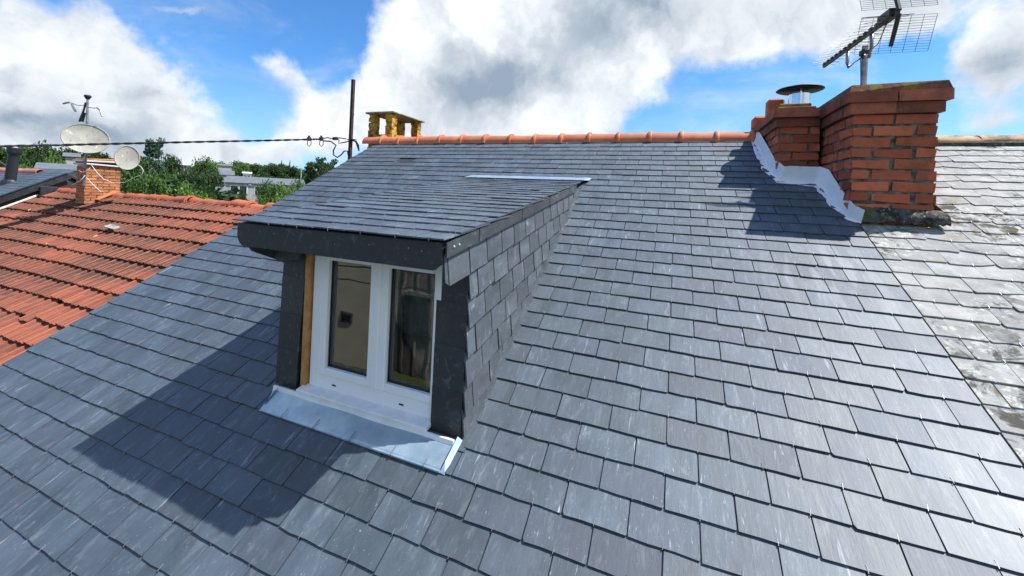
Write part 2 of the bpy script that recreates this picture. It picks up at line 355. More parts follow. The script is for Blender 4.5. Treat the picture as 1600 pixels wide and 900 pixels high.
def mossy_cement():
    m, t, p = mat('mossy_cement'); pos = t.new('ShaderNodeNewGeometry').outputs['Position']
    n1 = t.noise(pos, 12, 7, .65); n2 = t.noise(pos, 45, 5, .65)
    c = t.mix(t.ramp(n1.outputs['Fac'], .38, .62), (.035, .034, .030), (.12, .115, .10))
    c = t.mix(t.ramp(n2.outputs['Fac'], .58, .68), c, (.30, .29, .25))
    c = t.mix(t.m('MULTIPLY', t.ramp(t.noise(pos, 6, 4).outputs['Fac'], .52, .62), .7), c, (.10, .10, .045))
    pset(t, p, col=c, rough=.95, spec=.2, normal=bump(t, t.m('ADD', n1.outputs['Fac'], t.m('MULTIPLY', n2.outputs['Fac'], .6)), 1.0, .012)); return m
CEMENT = mossy_cement()
def moss_top():
    m, t, p = mat('lichened_brick_cap'); pos = t.new('ShaderNodeNewGeometry').outputs['Position']
    n1 = t.noise(pos, 9, 7, .65)
    c = t.mix(t.ramp(t.noise(pos, 25, 5).outputs['Fac'], .35, .65), (.13, .055, .035), (.21, .09, .055))
    c = t.mix(t.ramp(n1.outputs['Fac'], .50, .60), c, (.22, .16, .035))
    c = t.mix(t.ramp(t.noise(pos, 17, 6, .7).outputs['Fac'], .60, .68), c, (.06, .06, .04))
    pset(t, p, col=c, rough=.95, spec=.2, normal=bump(t, n1.outputs['Fac'], .9, .01)); return m
MOSSTOP = moss_top()
def brick_mat(name, a, b, dark, vary):
    m, t, p = mat(name); vec, r, pos = piece_coords(t)
    n1 = t.noise(vec, 14, 6, .6); n2 = t.noise(vec, 70, 4, .6); r2 = t.m('FRACT', t.m('MULTIPLY', r, 9.7))
    c = t.mix(r2, a, b); c = t.mix(t.m('MULTIPLY', t.ramp(n1.outputs['Fac'], .45, .72), .6), c, dark)
    c = t.mix(t.m('MULTIPLY', t.ramp(n2.outputs['Fac'], .62, .72), .5), c, (.08, .05, .04))
    st = t.ramp(t.noise(pos, 4.5, 6, .65).outputs['Fac'], .48, .66)
    c = t.mix(t.m('MULTIPLY', st, .42), c, (.085, .045, .032))
    c = t.mix(t.m('MULTIPLY', t.ramp(t.noise(pos, 22, 6, .72).outputs['Fac'], .60, .68), .55), c, (.27, .235, .19))
    hs = t.new('ShaderNodeHueSaturation', {'Color': c, 'Value': t.m('ADD', 1-vary, t.m('MULTIPLY', r, 2*vary)), 'Saturation': 1.0, 'Fac': 1.0})
    pset(t, p, col=hs.outputs[0], rough=.85, spec=.3, normal=bump(t, t.m('ADD', n1.outputs['Fac'], t.m('MULTIPLY', n2.outputs['Fac'], .5)), .8, .004)); return m
BRICK = brick_mat('red_brick', (.40, .092, .040), (.55, .145, .066), (.27, .07, .04), .25)
DARKBRICK = brick_mat('sooty_brick', (.24, .068, .040), (.36, .105, .058), (.14, .05, .035), .22)
OLDBRICK = brick_mat('orange_brick', (.44, .15, .055), (.52, .20, .08), (.36, .13, .06), .18)
def lichen_brick():
    m, t, p = mat('yellow_lichen_brick'); vec, r, pos = piece_coords(t); n1 = t.noise(vec, 12, 6, .65)
    c = t.mix(t.ramp(n1.outputs['Fac'], .38, .58), (.16, .07, .03), (.58, .34, .05))
    c = t.mix(t.ramp(t.noise(vec, 40, 4).outputs['Fac'], .58, .68), c, (.10, .07, .035))
    pset(t, p, col=c, rough=.95, spec=.2, normal=bump(t, n1.outputs['Fac'], .9, .008)); return m
LICHENBRICK = lichen_brick()
def tile_mat(name, grime):
    m, t, p = mat(name); vec, r, pos = piece_coords(t, (-TH, 0, 0))
    n1 = t.noise(vec, 5, 6, .65); n2 = t.noise(t.v('MULTIPLY', vec, (1, .5, 1)).outputs[0], 22, 6, .7); n4 = t.noise(pos, .55, 5, .6); r2 = t.m('FRACT', t.m('MULTIPLY', r, 6.3))
    c = t.mix(r2, (.35, .080, .036), (.50, .138, .063)) if grime < 1 else t.mix(r2, (.16, .052, .031), (.27, .083, .046))
    c = t.mix(t.m('MULTIPLY', t.ramp(n1.outputs['Fac'], .4, .66), .5), c, (.30, .10, .06))
    sep = t.new('ShaderNodeSeparateXYZ', {0: pos})
    near = t.ramp(n4.outputs['Fac'], .40, .60, .15, 1.0)
    c = t.mix(t.m('MULTIPLY', t.ramp(n2.outputs['Fac'], .50-.14*(grime-.55), .62-.14*(grime-.55)), t.m('MULTIPLY', near, .82*min(1.2, grime))), c, (.075, .042, .030))
    c = t.mix(t.ramp(t.noise(pos, 3.2, 3, .5).outputs['Fac'], .745, .76), c, (.62, .58, .36))
    c = t.mix(t.ramp(t.noise(pos, 2.3, 4, .5).outputs['Fac'], .72, .75), c, (.62, .33, .04))
    pset(t, p, col=c, rough=.8, spec=.3, normal=bump(t, n2.outputs['Fac'], .6, .006)); return m
TILE = tile_mat('red_clay_tile', .55)
TILE_PAN = tile_mat('grimy_tile_pan', 1.7)
def foliage(name, a, b, c_):
    m, t, p = mat(name); pos = t.new('ShaderNodeNewGeometry').outputs['Position']
    r = t.new('ShaderNodeAttribute', attribute_name='tone').outputs['Fac']
    n1 = t.noise(pos, .5, 3, .6)
    c = t.mix(r, a, b); c = t.mix(t.m('MULTIPLY', t.ramp(n1.outputs['Fac'], .42, .65), .6), c, c_)
    pset(t, p, col=c, rough=.6, spec=.25)
    tr = t.new('ShaderNodeBsdfTranslucent', {'Color': c}); mx = t.new('ShaderNodeMixShader', {0: .28, 1: p.outputs[0], 2: tr.outputs[0]})
    out = [n for n in t.n if n.type == 'OUTPUT_MATERIAL'][0]; t.l.new(mx.outputs[0], out.inputs[0]); return m
LEAF_BRIGHT = foliage('bright_foliage', (.075, .15, .022), (.16, .26, .045), (.10, .19, .025))
LEAF_MID = foliage('mid_foliage', (.05, .105, .02), (.105, .18, .04), (.07, .13, .028))
LEAF_DARK = foliage('dark_foliage', (.026, .058, .018), (.062, .11, .032), (.04, .075, .024))
LEAF_BLUE = foliage('bluish_foliage', (.045, .085, .055), (.085, .13, .085), (.055, .095, .06))
def ground_mat():
    m, t, p = mat('ground_grass'); pos = t.new('ShaderNodeNewGeometry').outputs['Position']; n1 = t.noise(pos, .08, 8, .65); n2 = t.noise(pos, 1.5, 6, .6)
    c = t.mix(n1.outputs['Fac'], (.05, .085, .025), (.10, .12, .05)); c = t.mix(t.m('MULTIPLY', n2.outputs['Fac'], .5), c, (.06, .07, .03))
    pset(t, p, col=c, rough=.95, spec=.1); return m
GROUND = ground_mat()
BROWNWALL = simple('brown_boards', (.10, .085, .07), (.18, .15, .12), 3, .8, 0, .3, .004)
def glass_mat():
    m, t, p = mat('window_glass'); t.n.remove(p)
    fr = t.new('ShaderNodeFresnel', {'IOR': 1.55}); pos = t.new('ShaderNodeNewGeometry').outputs['Position']
    nz = bump(t, t.noise(pos, 3.0, 2, .5).outputs['Fac'], .06, .02)
    gl = t.new('ShaderNodeBsdfGlossy', {'Color': (1, 1, 1, 1), 'Roughness': .015, 'Normal': nz}); tr = t.new('ShaderNodeBsdfTransparent', {'Color': (.80, .84, .83, 1)})
    mx = t.new('ShaderNodeMixShader', {0: t.m('ADD', t.m('MULTIPLY', fr.outputs[0], 1.5), .07, clamp=True), 1: tr.outputs[0], 2: gl.outputs[0]})
    out = [n for n in t.n if n.type == 'OUTPUT_MATERIAL'][0]; t.l.new(mx.outputs[0], out.inputs[0]); return m
GLASS = glass_mat()
def dish_mat():
    m, t, p = mat('lichened_dish'); pos = t.new('ShaderNodeNewGeometry').outputs['Position']; n1 = t.noise(pos, 3.5, 6, .65); n2 = t.noise(pos, 14, 6, .7)
    c = t.mix(t.ramp(n1.outputs['Fac'], .35, .65), (.30, .29, .24), (.40, .39, .33)); c = t.mix(t.m('MULTIPLY', t.ramp(n2.outputs['Fac'], .54, .66), .8), c, (.19, .17, .12))
    c = t.mix(t.ramp(t.noise(pos, 6, 4, .6).outputs['Fac'], .63, .68), c, (.56, .56, .52))
    pset(t, p, col=c, rough=.7, spec=.3); return m
DISH = dish_mat()

# ------------------------------------------------------------------ the roof plane of the slate house
U = np.array([0, math.cos(TH), math.sin(TH)]); X = np.array([1., 0, 0]); N = np.array([0, -math.sin(TH), math.cos(TH)])
def RP(x, u, n=0.0, h=1.65): return X*x+U*u+N*(n-h)+np.array([0, 0, CAMZ])
def roof_z(y, h=1.65): u = (y-h*math.sin(TH))/math.cos(TH); return u*math.sin(TH)-h*math.cos(TH)+CAMZ
RIDGE_U = 4.30; RAKE_X = -3.885; SEAM_X = 1.115; EAVE_U = -2.2
def yz(u, n, h=1.65): p = RP(0, u, n, h); return p[1], p[2]

def slate_variants(prefix, w, L, th, mats, count, rough=.0024, chip=.25, seed=1):
    rng = random.Random(seed); out = []
    for k in range(count):
        j = lambda s=1.0: rng.uniform(-rough, rough)*s
        ca, cb = [(rng.uniform(.003, .010) if rng.random() < chip else .0012) for _ in range(2)]; c0 = max(ca, cb, .004)+.002
        B = [(-w/2+ca, j()), (-w*.22+j(3), j()), (w*.14+j(3), j()), (w/2-cb, j())]
        T = [(-w/2+j(.4), c0), (w/2+j(.4), c0), (w/2, L), (-w/2, L)]
        V = [(x, y, z) for z in (0, th) for x, y in B+T]
        Fc = [(8, 9, 10, 11, 13, 12), (12, 13, 14, 15), (5, 3, 2, 1, 0, 4), (7, 6, 5, 4)]
        ring = [0, 1, 2, 3, 5, 6, 7, 4]
        Fc += [(ring[i], ring[(i+1) % 8], ring[(i+1) % 8]+8, ring[i]+8) for i in range(8)]
        mb = MB(); mb.add(V, Fc); out.append(mb.mesh(prefix, mats, tone=rng.random()))
    return out
def cut_slate(prefix, w, L, th, mats, cut_left=0.0, cut_right=0.0, seed=0):
    rng = random.Random(seed); mb = MB()
    mb.prism([(-w/2, 0, 0), (0, rng.uniform(-.002, .002), 0), (w/2, 0, 0), (w/2, L, 0), (-w/2, L, 0)], (0, 0, 0), (0, 0, th)); return mb.mesh(prefix, mats, tone=rng.random())

# image outlines used only to tell which pieces the photograph shows largest
DORMER_SIL = [(366, 345), (372, 390), (445, 398), (433, 605), (410, 640), (690, 742), (722, 680), (800, 520), (915, 283), (725, 278)]
ROOF_SIL = [(0, 578), (585, 226), (1170, 219), (1600, 745), (1600, 900), (0, 900)]
CHIM_SIL = [(1176, 205), (1200, 262), (1340, 352), (1478, 357), (1467, 150), (1290, 130)]

DX0, DX1 = -1.86, -.785                      # the dormer's two flanks
DTOP_U, DBOT_U = 3.32, .80
ROOF_O = np.array([-1.4, 4.56, 0.])
house = thing('slate_house', ROOF_O, 'house with the newly slated blue grey roof that fills the foreground', 'house')
def local(P): return np.array(P, float)-ROOF_O

def slate_field(parent, origin, x0, x1, u0, u1, W_, g, tail0, joint0, variants, L, t_, h, hidden, holes, mats, jitter=.0012, limit=300, hooks=True, hookname='slate_hook', lift=.0):
    items = []; hk = MB(); cuts = []
    k0 = math.floor((u0-tail0)/g); k1 = math.ceil((u1-tail0)/g)
    for k in range(k0, k1+1):
        ut = tail0+k*g
        if ut < u0-.001 or ut > u1-.02: continue
        off = joint0+(W_/2 if k % 2 else 0.0); i0 = math.floor((x0-off)/W_); i1 = math.ceil((x1-off)/W_)
        for i in range(i0, i1):
            xa, xb = off+i*W_, off+(i+1)*W_
            xa_c, xb_c = max(xa, x0), min(xb, x1)
            for (hx0, hx1, hu0, hu1) in holes:
                if ut+g*.5 > hu0 and ut+g*.5 < hu1:
                    if xa_c >= hx0 and xb_c <= hx1: xa_c = xb_c
                    elif xa_c < hx0 < xb_c: xb_c = hx0
                    elif xa_c < hx1 < xb_c: xa_c = hx1
            wv = xb_c-xa_c
            if wv < .03: continue
            c_x = (xa_c+xb_c)/2; uu = ut+random.gauss(0, jitter); dz = random.uniform(-.0006, .0014)+lift
            tilt = math.atan(2.25*t_/L)+random.gauss(0, .0024)
            if random.random() < .06: tilt += .012
            ex, ey, ez = X.copy(), U.copy(), N.copy()
            tw = random.gauss(0, .004); rl = random.gauss(0, .004)
            R = np.array(Matrix.Rotation(tw, 3, 'Z')@Matrix.Rotation(rl, 3, 'Y')@Matrix.Rotation(-tilt, 3, 'X'))
            B = np.stack([ex, ey, ez], 1)@R
            c = RP(c_x, uu, 2.25*t_+dz, h)
            if wv < W_*.97:
                variants.append(cut_slate(variants[0].name, wv-.0035, L, t_, mats, seed=len(variants))); vi = len(variants)-1
            else: vi = random.randrange(NVAR)
            M = M4(c, B[:, 0], B[:, 1], B[:, 2])
            q = [RP(xa_c, ut, 0, h), RP(xb_c, ut, 0, h), RP(xb_c, ut+g, 0, h), RP(xa_c, ut+g, 0, h)]
            items.append((vi, M, visible_area(q, hidden)))
            if hooks and wv > W_*.6:
                hx = c_x+random.gauss(0, .004); a = random.gauss(0, .10)
                b = RP(hx, uu+.010, 3.45*t_+lift, h); e = RP(hx+.02*math.sin(a), uu+.016, 3.2*t_+lift+.001, h); s_ = RP(hx, uu-.004, 3.3*t_+lift, h); d0 = RP(hx, uu-.004, 1.2*t_+lift, h)
                hk.tube([d0-origin, s_-origin, e-origin], .0011, 4, caps=False)
    lay('slate', items, variants, parent, origin, limit)
    if hk.v: hk.build(hookname, HOOK, parent, kind='stuff')
NVAR = 14
SW, SG = .2195, .1139
SL, ST = SG*2.3, .0078
sv = slate_variants('slate', SW-.0046, SL, ST, SLATE, NVAR, seed=3)
HOLE = (-3.12, -2.88, 3.585, 3.70)
slate_field(house, ROOF_O, RAKE_X, SEAM_X, EAVE_U, RIDGE_U-.03, SW, SG, .665, -.310, sv, SL, ST, 1.65, [DORMER_SIL, CHIM_SIL],
            [(DX0-.04, DX1+.035, DBOT_U-.06, DTOP_U), HOLE], SLATE)

def roof_shell(parent, origin, x0, x1, u0, u1, h, drop, mat_, name='roof_deck', thick=.05):
    """front slope, back slope: one solid deck under the covering"""
    y1, z1 = yz(u1, -drop, h); y0, z0 = yz(u0, -drop, h); yb = 2*y1-y0
    prof = [(y0, z0), (y1, z1), (yb, z0), (yb, z0-thick), (y1, z1-thick*1.1), (y0, z0-thick)]
    mb = MB(); V = [(x0, y, z) for y, z in prof]+[(x1, y, z) for y, z in prof]
    V = [np.array(v)-origin for v in V]
    mb.add(V, [(0, 1, 7, 6), (1, 2, 8, 7), (2, 3, 9, 8), (3, 4, 10, 9), (4, 5, 11, 10), (5, 0, 6, 11), (5, 4, 1, 0), (4, 3, 2, 1), (6, 7, 10, 11), (7, 8, 9, 10)])
    mb.build(name, mat_, parent)
    return y0, yb, z0, y1, z1
def house_walls(parent, origin, x0, x1, y0, y1, zt, yr, zr, mat_, name='wall'):
    mb = MB(); prof = [(y0, -6), (y0, zt), (yr, zr), (y1, zt), (y1, -6)]
    V = [(x0, y, z) for y, z in prof]+[(x1, y, z) for y, z in prof]; V = [np.array(v)-origin for v in V]
    mb.add(V, [(0, 1, 6, 5), (1, 2, 7, 6), (2, 3, 8, 7), (3, 4, 9, 8), (4, 3, 2, 1, 0), (5, 6, 7, 8, 9)]); mb.build(name, mat_, parent)
def plain_house(parent, origin, x0, x1, u1, h, drop, deckmat, wallmat, u0=EAVE_U):
    y0, yb, z0, y1, z1 = roof_shell(parent, origin, x0, x1, u0, u1, h, drop, deckmat)
    house_walls(parent, origin, x0+.06, x1-.06, y0+.25, yb-.25, z0+.06, y1, z1-.10, wallmat)
plain_house(house, ROOF_O, RAKE_X+.01, SEAM_X-.004, RIDGE_U, 1.65, .006, DECK, RENDER)

mb = MB(); mb.prism([local(RP(-3.118, 3.595, .016)), local(RP(-2.882, 3.592, .016)), local(RP(-2.882, 3.72, .012)), local(RP(-3.118, 3.72, .012))], (0, 0, 0), N*.003); mb.build('dark_gap_slate', DECK, house)  # dark cut slate piece put in so the gap reads black
# rake trim: a dark slate edging strip under the last slates
mb = MB(); p0, p1 = RP(RAKE_X+.03, EAVE_U, -.05), RP(RAKE_X+.03, RIDGE_U, -.05)
mb.prism([local(RP(RAKE_X-.004, EAVE_U, -.10)), local(RP(RAKE_X-.004, RIDGE_U, -.10)), local(RP(RAKE_X-.004, RIDGE_U, .004)), local(RP(RAKE_X-.004, EAVE_U, .004))], (0, 0, 0), (.012, 0, 0))
fix = mb.build('verge_board', SLATE_EDGE, house)

# terracotta ridge tiles
def ridge_tile_mesh(name, L, r, mat_, collar=True, tone=0, seg=9, squash=1.0):
    mb = MB()
    def ring(x, rr): return [(x, rr*math.sin(a), rr*math.cos(a)*squash) for a in [math.radians(-98+196*i/seg) for i in range(seg+1)]]
    secs = [(0, r), (L*.82, r*.97), (L*.84, r+.014), (L*.86, r+.018), (L*.93, r+.018), (L*.95, r+.014), (L*.95, r*.93), (L, r*.93)] if collar else [(0, r), (L, r*.92)]
    V = []; n = seg+1
    for x_, rr in secs: V += ring(x_, rr)
    ns = len(secs); 
    for x_, rr in (secs[0], secs[-1]): V += ring(x_, rr-.014)
    Fc = [(i*n+k, i*n+k+1, (i+1)*n+k+1, (i+1)*n+k) for i in range(ns-1) for k in range(seg)]
    a, b = ns*n, (ns+1)*n
    Fc += [(k, a+k, a+k+1, k+1) for k in range(seg)]+[((ns-1)*n+k, (ns-1)*n+k+1, b+k+1, b+k) for k in range(seg)]
    Fc += [(a+k, b+k, b+k+1, a+k+1) for k in range(seg)]
    Fc += [(0, secs and n*(ns-1), b, a)] if False else []
    mb.add(V, Fc); me = mb.mesh(name, mat_, tone=tone)
    bm = bmesh.new(); bm.from_mesh(me); bmesh.ops.recalc_face_normals(bm, faces=bm.faces); bm.to_mesh(me); bm.free()
    me.polygons.foreach_set('use_smooth', [True]*len(me.polygons)); me.set_sharp_from_angle(angle=math.radians(40)); return me
JX = [-3.79, -3.49, -3.18, -2.84, -2.52, -2.19, -1.85, -1.53, -1.21, -.89, -.57, -.24, .07, .40]
rm = ridge_tile_mesh('ridge_tile', .345, .098, RIDGE)
ry, rz = yz(RIDGE_U, -.012)
for i, jx in enumerate([-3.79-.32]+JX+[.72]):
    if i == 0: continue
    o = link('ridge_tile', rm, house, Matrix.Translation(Vector(local((jx-.315, ry+random.gauss(0, .003), rz+random.gauss(0, .003)))))@Matrix.Rotation(random.gauss(0, .008), 4, 'Y')@Matrix.Rotation(random.gauss(0, .008), 4, 'Z'))

# ------------------------------------------------------------------ the old roof next door
OLD_O = np.array([5.2, 4.5, 0.])
oldh = thing('weathered_slate_house', OLD_O, 'neighbouring house with old pale lichen spotted slates right of the new roof', 'house')
OW, OG = .198, .1155
osv = slate_variants('slate', OW-.003, OG*2.3, .007, OLDSLATE, NVAR, rough=.005, chip=.6, seed=9)
# broken corners on the old slates
for k in range(NVAR):
    if k % 3 == 0:
        me = osv[k]; s = random.choice((-1, 1))
        for v in me.vertices:
            if abs(v.co.y) < .02 and v.co.x*s > .08: v.co.y += .022
            elif abs(v.co.y) < .01 and v.co.x*s > .01: v.co.y += .006
slate_field(oldh, OLD_O, SEAM_X+.020, 9.4, EAVE_U, 4.22, OW, OG, 1.381-OG*20, 1.316-OW*5, osv, OG*2.3, .007, 1.672, [CHIM_SIL], [], OLDSLATE, .004, hookname='slate_hook')
plain_house(oldh, OLD_O, SEAM_X+.004, 9.5, 4.24, 1.672, .006, DECK, RENDER)
orm = [ridge_tile_mesh('ridge_tile', .40, .085+.008*(k % 3), OLDRIDGE, False, k*.3, squash=.75) for k in range(4)]
oy, oz = yz(4.235, .0, 1.672)
for i in range(21):
    link('ridge_tile', orm[i % 4], oldh, Matrix.Translation(Vector(np.array((SEAM_X+.02+i*.395, oy, oz+random.gauss(0, .006)))-OLD_O))@Matrix.Rotation(random.gauss(0, .02), 4, 'Y'))
mb = MB(); mb.tube([np.array((SEAM_X+.02+i*.4, oy-.075+random.gauss(0, .006), oz-.022+random.gauss(0, .006)))-OLD_O for i in range(21)], .028, 6); mb.build('mortar_bed', CEMENT, oldh)

# ------------------------------------------------------------------ the dormer
ZC = CAMZ
FY = 1.51; EY = 1.284                        # window wall, fascia face
ZT = -.182+ZC                                # top of the fascia
DS = math.tan(math.radians(8.3))
DO = np.array([-1.32, 2.3, ZC-1.0])
dorm = thing('dormer', DO, 'slate hung shed dormer with white double casement on the new slate roof', 'dormer')
def dl(p): return np.array(p, float)-DO
def drz(y, n=0.0): return ZT+(y-EY)*DS+n
def roofn(y): return roof_z(y)
BX0, BX1 = -1.915, -.755                     # roof edges
# flank walls and core (structure below the slates)
def flank(x, t, name, m_):
    ys = [FY+.02, 3.75]; mb = MB()
    yi = 3.62
    poly = [(x, FY+.03, roof_z(FY+.03)-.05), (x, yi, roof_z(yi)-.05), (x, yi, drz(yi)-.02), (x, FY+.03, drz(FY+.03)-.02)]
    mb.prism([dl(p) for p in poly], (0, 0, 0), (t, 0, 0)); o = mb.build(name, m_, dorm); fix_normals(o.data); return o
flank(DX1-.035, .02, 'flank_wall', DECK); flank(DX0+.015, .02, 'flank_wall', SLATE_EDGE)
mb = MB()  # roof board
mb.prism([dl((x, y, drz(y)-.004)) for x, y in ((BX0+.02, EY+.01), (BX1-.025, EY+.01), (BX1-.025, 3.72), (BX0+.02, 3.72))], (0, 0, -.03), (0, 0, 0)); o = mb.build('roof_board', DECK, dorm); fix_normals(o.data)
# dormer roof slates
dv = slate_variants('slate', .172-.003, .118*2.25, .0055, SLATE_DORMER, NVAR, rough=.0022, chip=.5, seed=5)
dth = math.atan(DS); Ud = np.array([0, math.cos(dth), math.sin(dth)]); Nd = np.array([0, -math.sin(dth), math.cos(dth)])
items = []; hk = MB()
for k in range(21):
    off = BX0-.004+(.086 if k % 2 else 0)-.172
    for i in range(9):
        xa, xb = max(off+i*.172, BX0+random.uniform(-.004, .004)), min(off+(i+1)*.172, BX1+random.uniform(-.004, .004))
        if xb-xa < .03: continue
        wv = xb-xa
        if wv < .166: dv.append(cut_slate('slate', wv-.003, .118*2.25, .0055, SLATE_DORMER, seed=i+k*17)); vi = len(dv)-1
        else: vi = random.randrange(NVAR)
        tilt = math.atan(2.25*.0055/(.118*2.25))+random.gauss(0, .008)+(.022 if random.random() < .16 else 0)
        R = np.array(Matrix.Rotation(random.gauss(0, .005), 3, 'Z')@Matrix.Rotation(random.gauss(0, .006), 3, 'Y')@Matrix.Rotation(-tilt, 3, 'X'))
        B = np.stack([X, Ud, Nd], 1)@R
        s = -.022+k*.118+random.gauss(0, .002)
        if k == 20: s -= .03
        c = np.array([(xa+xb)/2, EY, ZT])+Ud*s+Nd*(2.25*.0055)
        q = [c+X*(-wv/2), c+X*wv/2, c+X*wv/2+Ud*.118, c-X*wv/2+Ud*.118]
        items.append((vi, M4(c, B[:, 0], B[:, 1], B[:, 2]), visible_area(q)))
        hx = (xa+xb)/2
        hk.tube([dl(c+Nd*-.006-Ud*.004), dl(c+Nd*.008-Ud*.004), dl(c+Nd*.006+Ud*.022)], .0016, 4, caps=False)
lay('slate', items, dv, dorm, DO, 300)
hk.build('slate_hook', HOOK, dorm, kind='stuff')
# zinc at the head of the dormer roof
mb = MB(); fy = 3.68
mb.prism([dl(RP(-2.03, 3.27, .012)), dl(RP(-.70, 3.25, .014)), dl(RP(-.715, 3.37, .016)), dl(RP(-2.0, 3.335, .014))], (0, 0, 0), N*.003)
mb.prism([dl((BX0, 3.50, drz(3.50)+.022)), dl((BX1+.02, 3.50, drz(3.50)+.022)), dl((BX1+.02, 3.70, drz(3.70)+.026)), dl((BX0, 3.70, drz(3.70)+.026))], (0, 0, 0), (0, 0, .003))
mb.prism([dl((-.755, 3.52, drz(3.52)+.02)), dl((-.70, 3.60, drz(3.60)+.012)), dl((-.69, 3.72, drz(3.7)+.03)), dl((-.76, 3.70, drz(3.7)+.03))], (0, 0, 0), (0, 0, .003))
o = mb.build('zinc_flashing', ZINC, dorm); fix_normals(o.data)
# fascia, soffit, nails
def fascia_poly(x0, x1, y):
    zb = ZC-.292
    pts = [(x0, y, ZT-.004), (x1, y, ZT-.004), (x1, y, ZC-.262), (x1-.035, y, zb)]
    for a in np.linspace(0, 1, 6): pts.append((x0+.05*(1-math.sin(a*math.pi/2)), y, zb+.058*(1-math.cos(a*math.pi/2))))
    return pts
mb = MB(); mb.prism([dl(p) for p in fascia_poly(-1.905, DX1+.004, EY)], (0, 0, 0), (0, .016, 0)); o = mb.build('fascia_board', SLATE_EDGE, dorm); fix_normals(o.data)
for px_, zz in ((-1.82, -.215), (-1.75, -.216), (-1.66, -.219), (-1.30, -.235), (-1.12, -.222), (-.93, -.218), (-.87, -.224)):
    mb = MB(); mb.lathe((0, 0, 0), [(.0035, 0), (.0035, .002), (.0015, .003)], 8)
    mb.build('nail', STEEL, dorm, M=Matrix.Translation(Vector(dl((px_, EY+.001, ZC+zz))))@Matrix.Rotation(math.pi/2, 4, 'X'))
mb = MB(); mb.box(dl(((-1.89+DX1-.02)/2, (EY+.016+FY)/2+.002, ZC-.272)), (1.075, FY-EY-.024, .012)); mb.build('soffit', SLATE_EDGE, dorm)
mb = MB(); mb.prism([dl(p) for p in [(-1.888, EY+.02, ZC-.27), (-1.888, FY+.30, ZC-.30), (-1.888, FY+.05, ZC-.42), (-1.888, EY+.06, ZC-.325)]], (0, 0, 0), (.014, 0, 0)); o = mb.build('eave_return', SLATE_EDGE, dorm); fix_normals(o.data)
mb = MB(); mb.prism([dl(p) for p in [(-1.888, FY-.06, ZC-.278), (-1.69, FY-.06, ZC-.278), (-1.69, FY-.06, ZC-.36), (-1.83, FY-.06, ZC-.385), (-1.888, FY-.06, ZC-.36)]], (0, 0, 0), (0, .012, 0)); o = mb.build('eave_return', SLATE_EDGE, dorm); fix_normals(o.data)
# jamb boards clad in dark slates (three slates tall on each)
def jamb(x0, x1, xs0, xs1, zb0, zb1, ztop, name='jamb_slate'):
    zs = np.linspace(0, 1, 5)
    for i in range(4):
        f0, f1 = zs[i], zs[i+1]; L_ = lambda f, side: (zb0 if side == 0 else zb1)+(ztop-(zb0 if side == 0 else zb1))*f
        mb = MB(); q = [(xs0+(x0-xs0)*f0, FY, L_(f0, 0)), (xs1+(x1-xs1)*f0, FY, L_(f0, 1)), (xs1+(x1-xs1)*f1, FY, L_(f1, 0)+.02*(i < 3)), (xs0+(x0-xs0)*f1, FY, L_(f1, 0)+.02*(i < 3))]
        tl = .004*(1-.2*i)
        mb.prism([dl(p) for p in q], (0, -.010+.002*i, 0), (0, .004+.001*i, 0)); o = mb.build(name, SLATE_EDGE, dorm); fix_normals(o.data)
jamb(-1.865, -1.705, -1.878, -1.735, ZC-1.050, ZC-1.065, ZC-.30)
jamb(-.932, -.778, -.932, -.783, ZC-1.045, ZC-1.040, ZC-.30)
mb = MB(); mb.box(dl((-1.687, FY+.012, ZC-.66)), (.034, .05, .76), bev=.003); mb.build('wooden_post', WOOD, dorm)
# front wall pieces round the window
mb = MB(); mb.box(dl((-1.32, FY+.12, ZC-.28)), (1.05, .10, .09)); mb.build('lintel', DECK, dorm)
for xw_, ww_ in ((-1.785, .15), (-.86, .14)):
    mb = MB(); mb.box(dl((xw_, FY+.065, ZC-.66)), (ww_, .10, .80)); mb.build('front_wall', DECK, dorm)
# the window: frame > nothing, two casements with panes
WX0, WX1, WZ0, WZ1 = -1.664, -.900, ZC-1.000, ZC-.262
mb = MB(); yF = FY+.036
def frame_box(mb, x0, x1, z0, z1, wl, wr, wb, wt, y, d, bev=.004):
    mb.box(dl(((x0+wl/2), y, (z0+z1)/2)), (wl, d, z1-z0), bev=bev); mb.box(dl((x1-wr/2, y, (z0+z1)/2)), (wr, d, z1-z0), bev=bev)
    mb.box(dl(((x0+wl+x1-wr)/2, y+.0005, z0+wb/2)), (x1-x0-wl-wr+.002, d-.002, wb), bev=bev); mb.box(dl(((x0+wl+x1-wr)/2, y+.0005, z1-wt/2)), (x1-x0-wl-wr+.002, d-.002, wt), bev=bev)
frame_box(mb, WX0, WX1, WZ0, WZ1, .068, .05, .085, .05, yF, .06); wf = mb.build('window_frame', PVC, dorm)
mb = MB()
for xx in (-1.50, -1.10): mb.box(dl((xx, yF-.0305, WZ0+.032)), (.024, .003, .007), bev=.001)
mb.build('drain_slot', BLACK, wf)
CX = -1.245
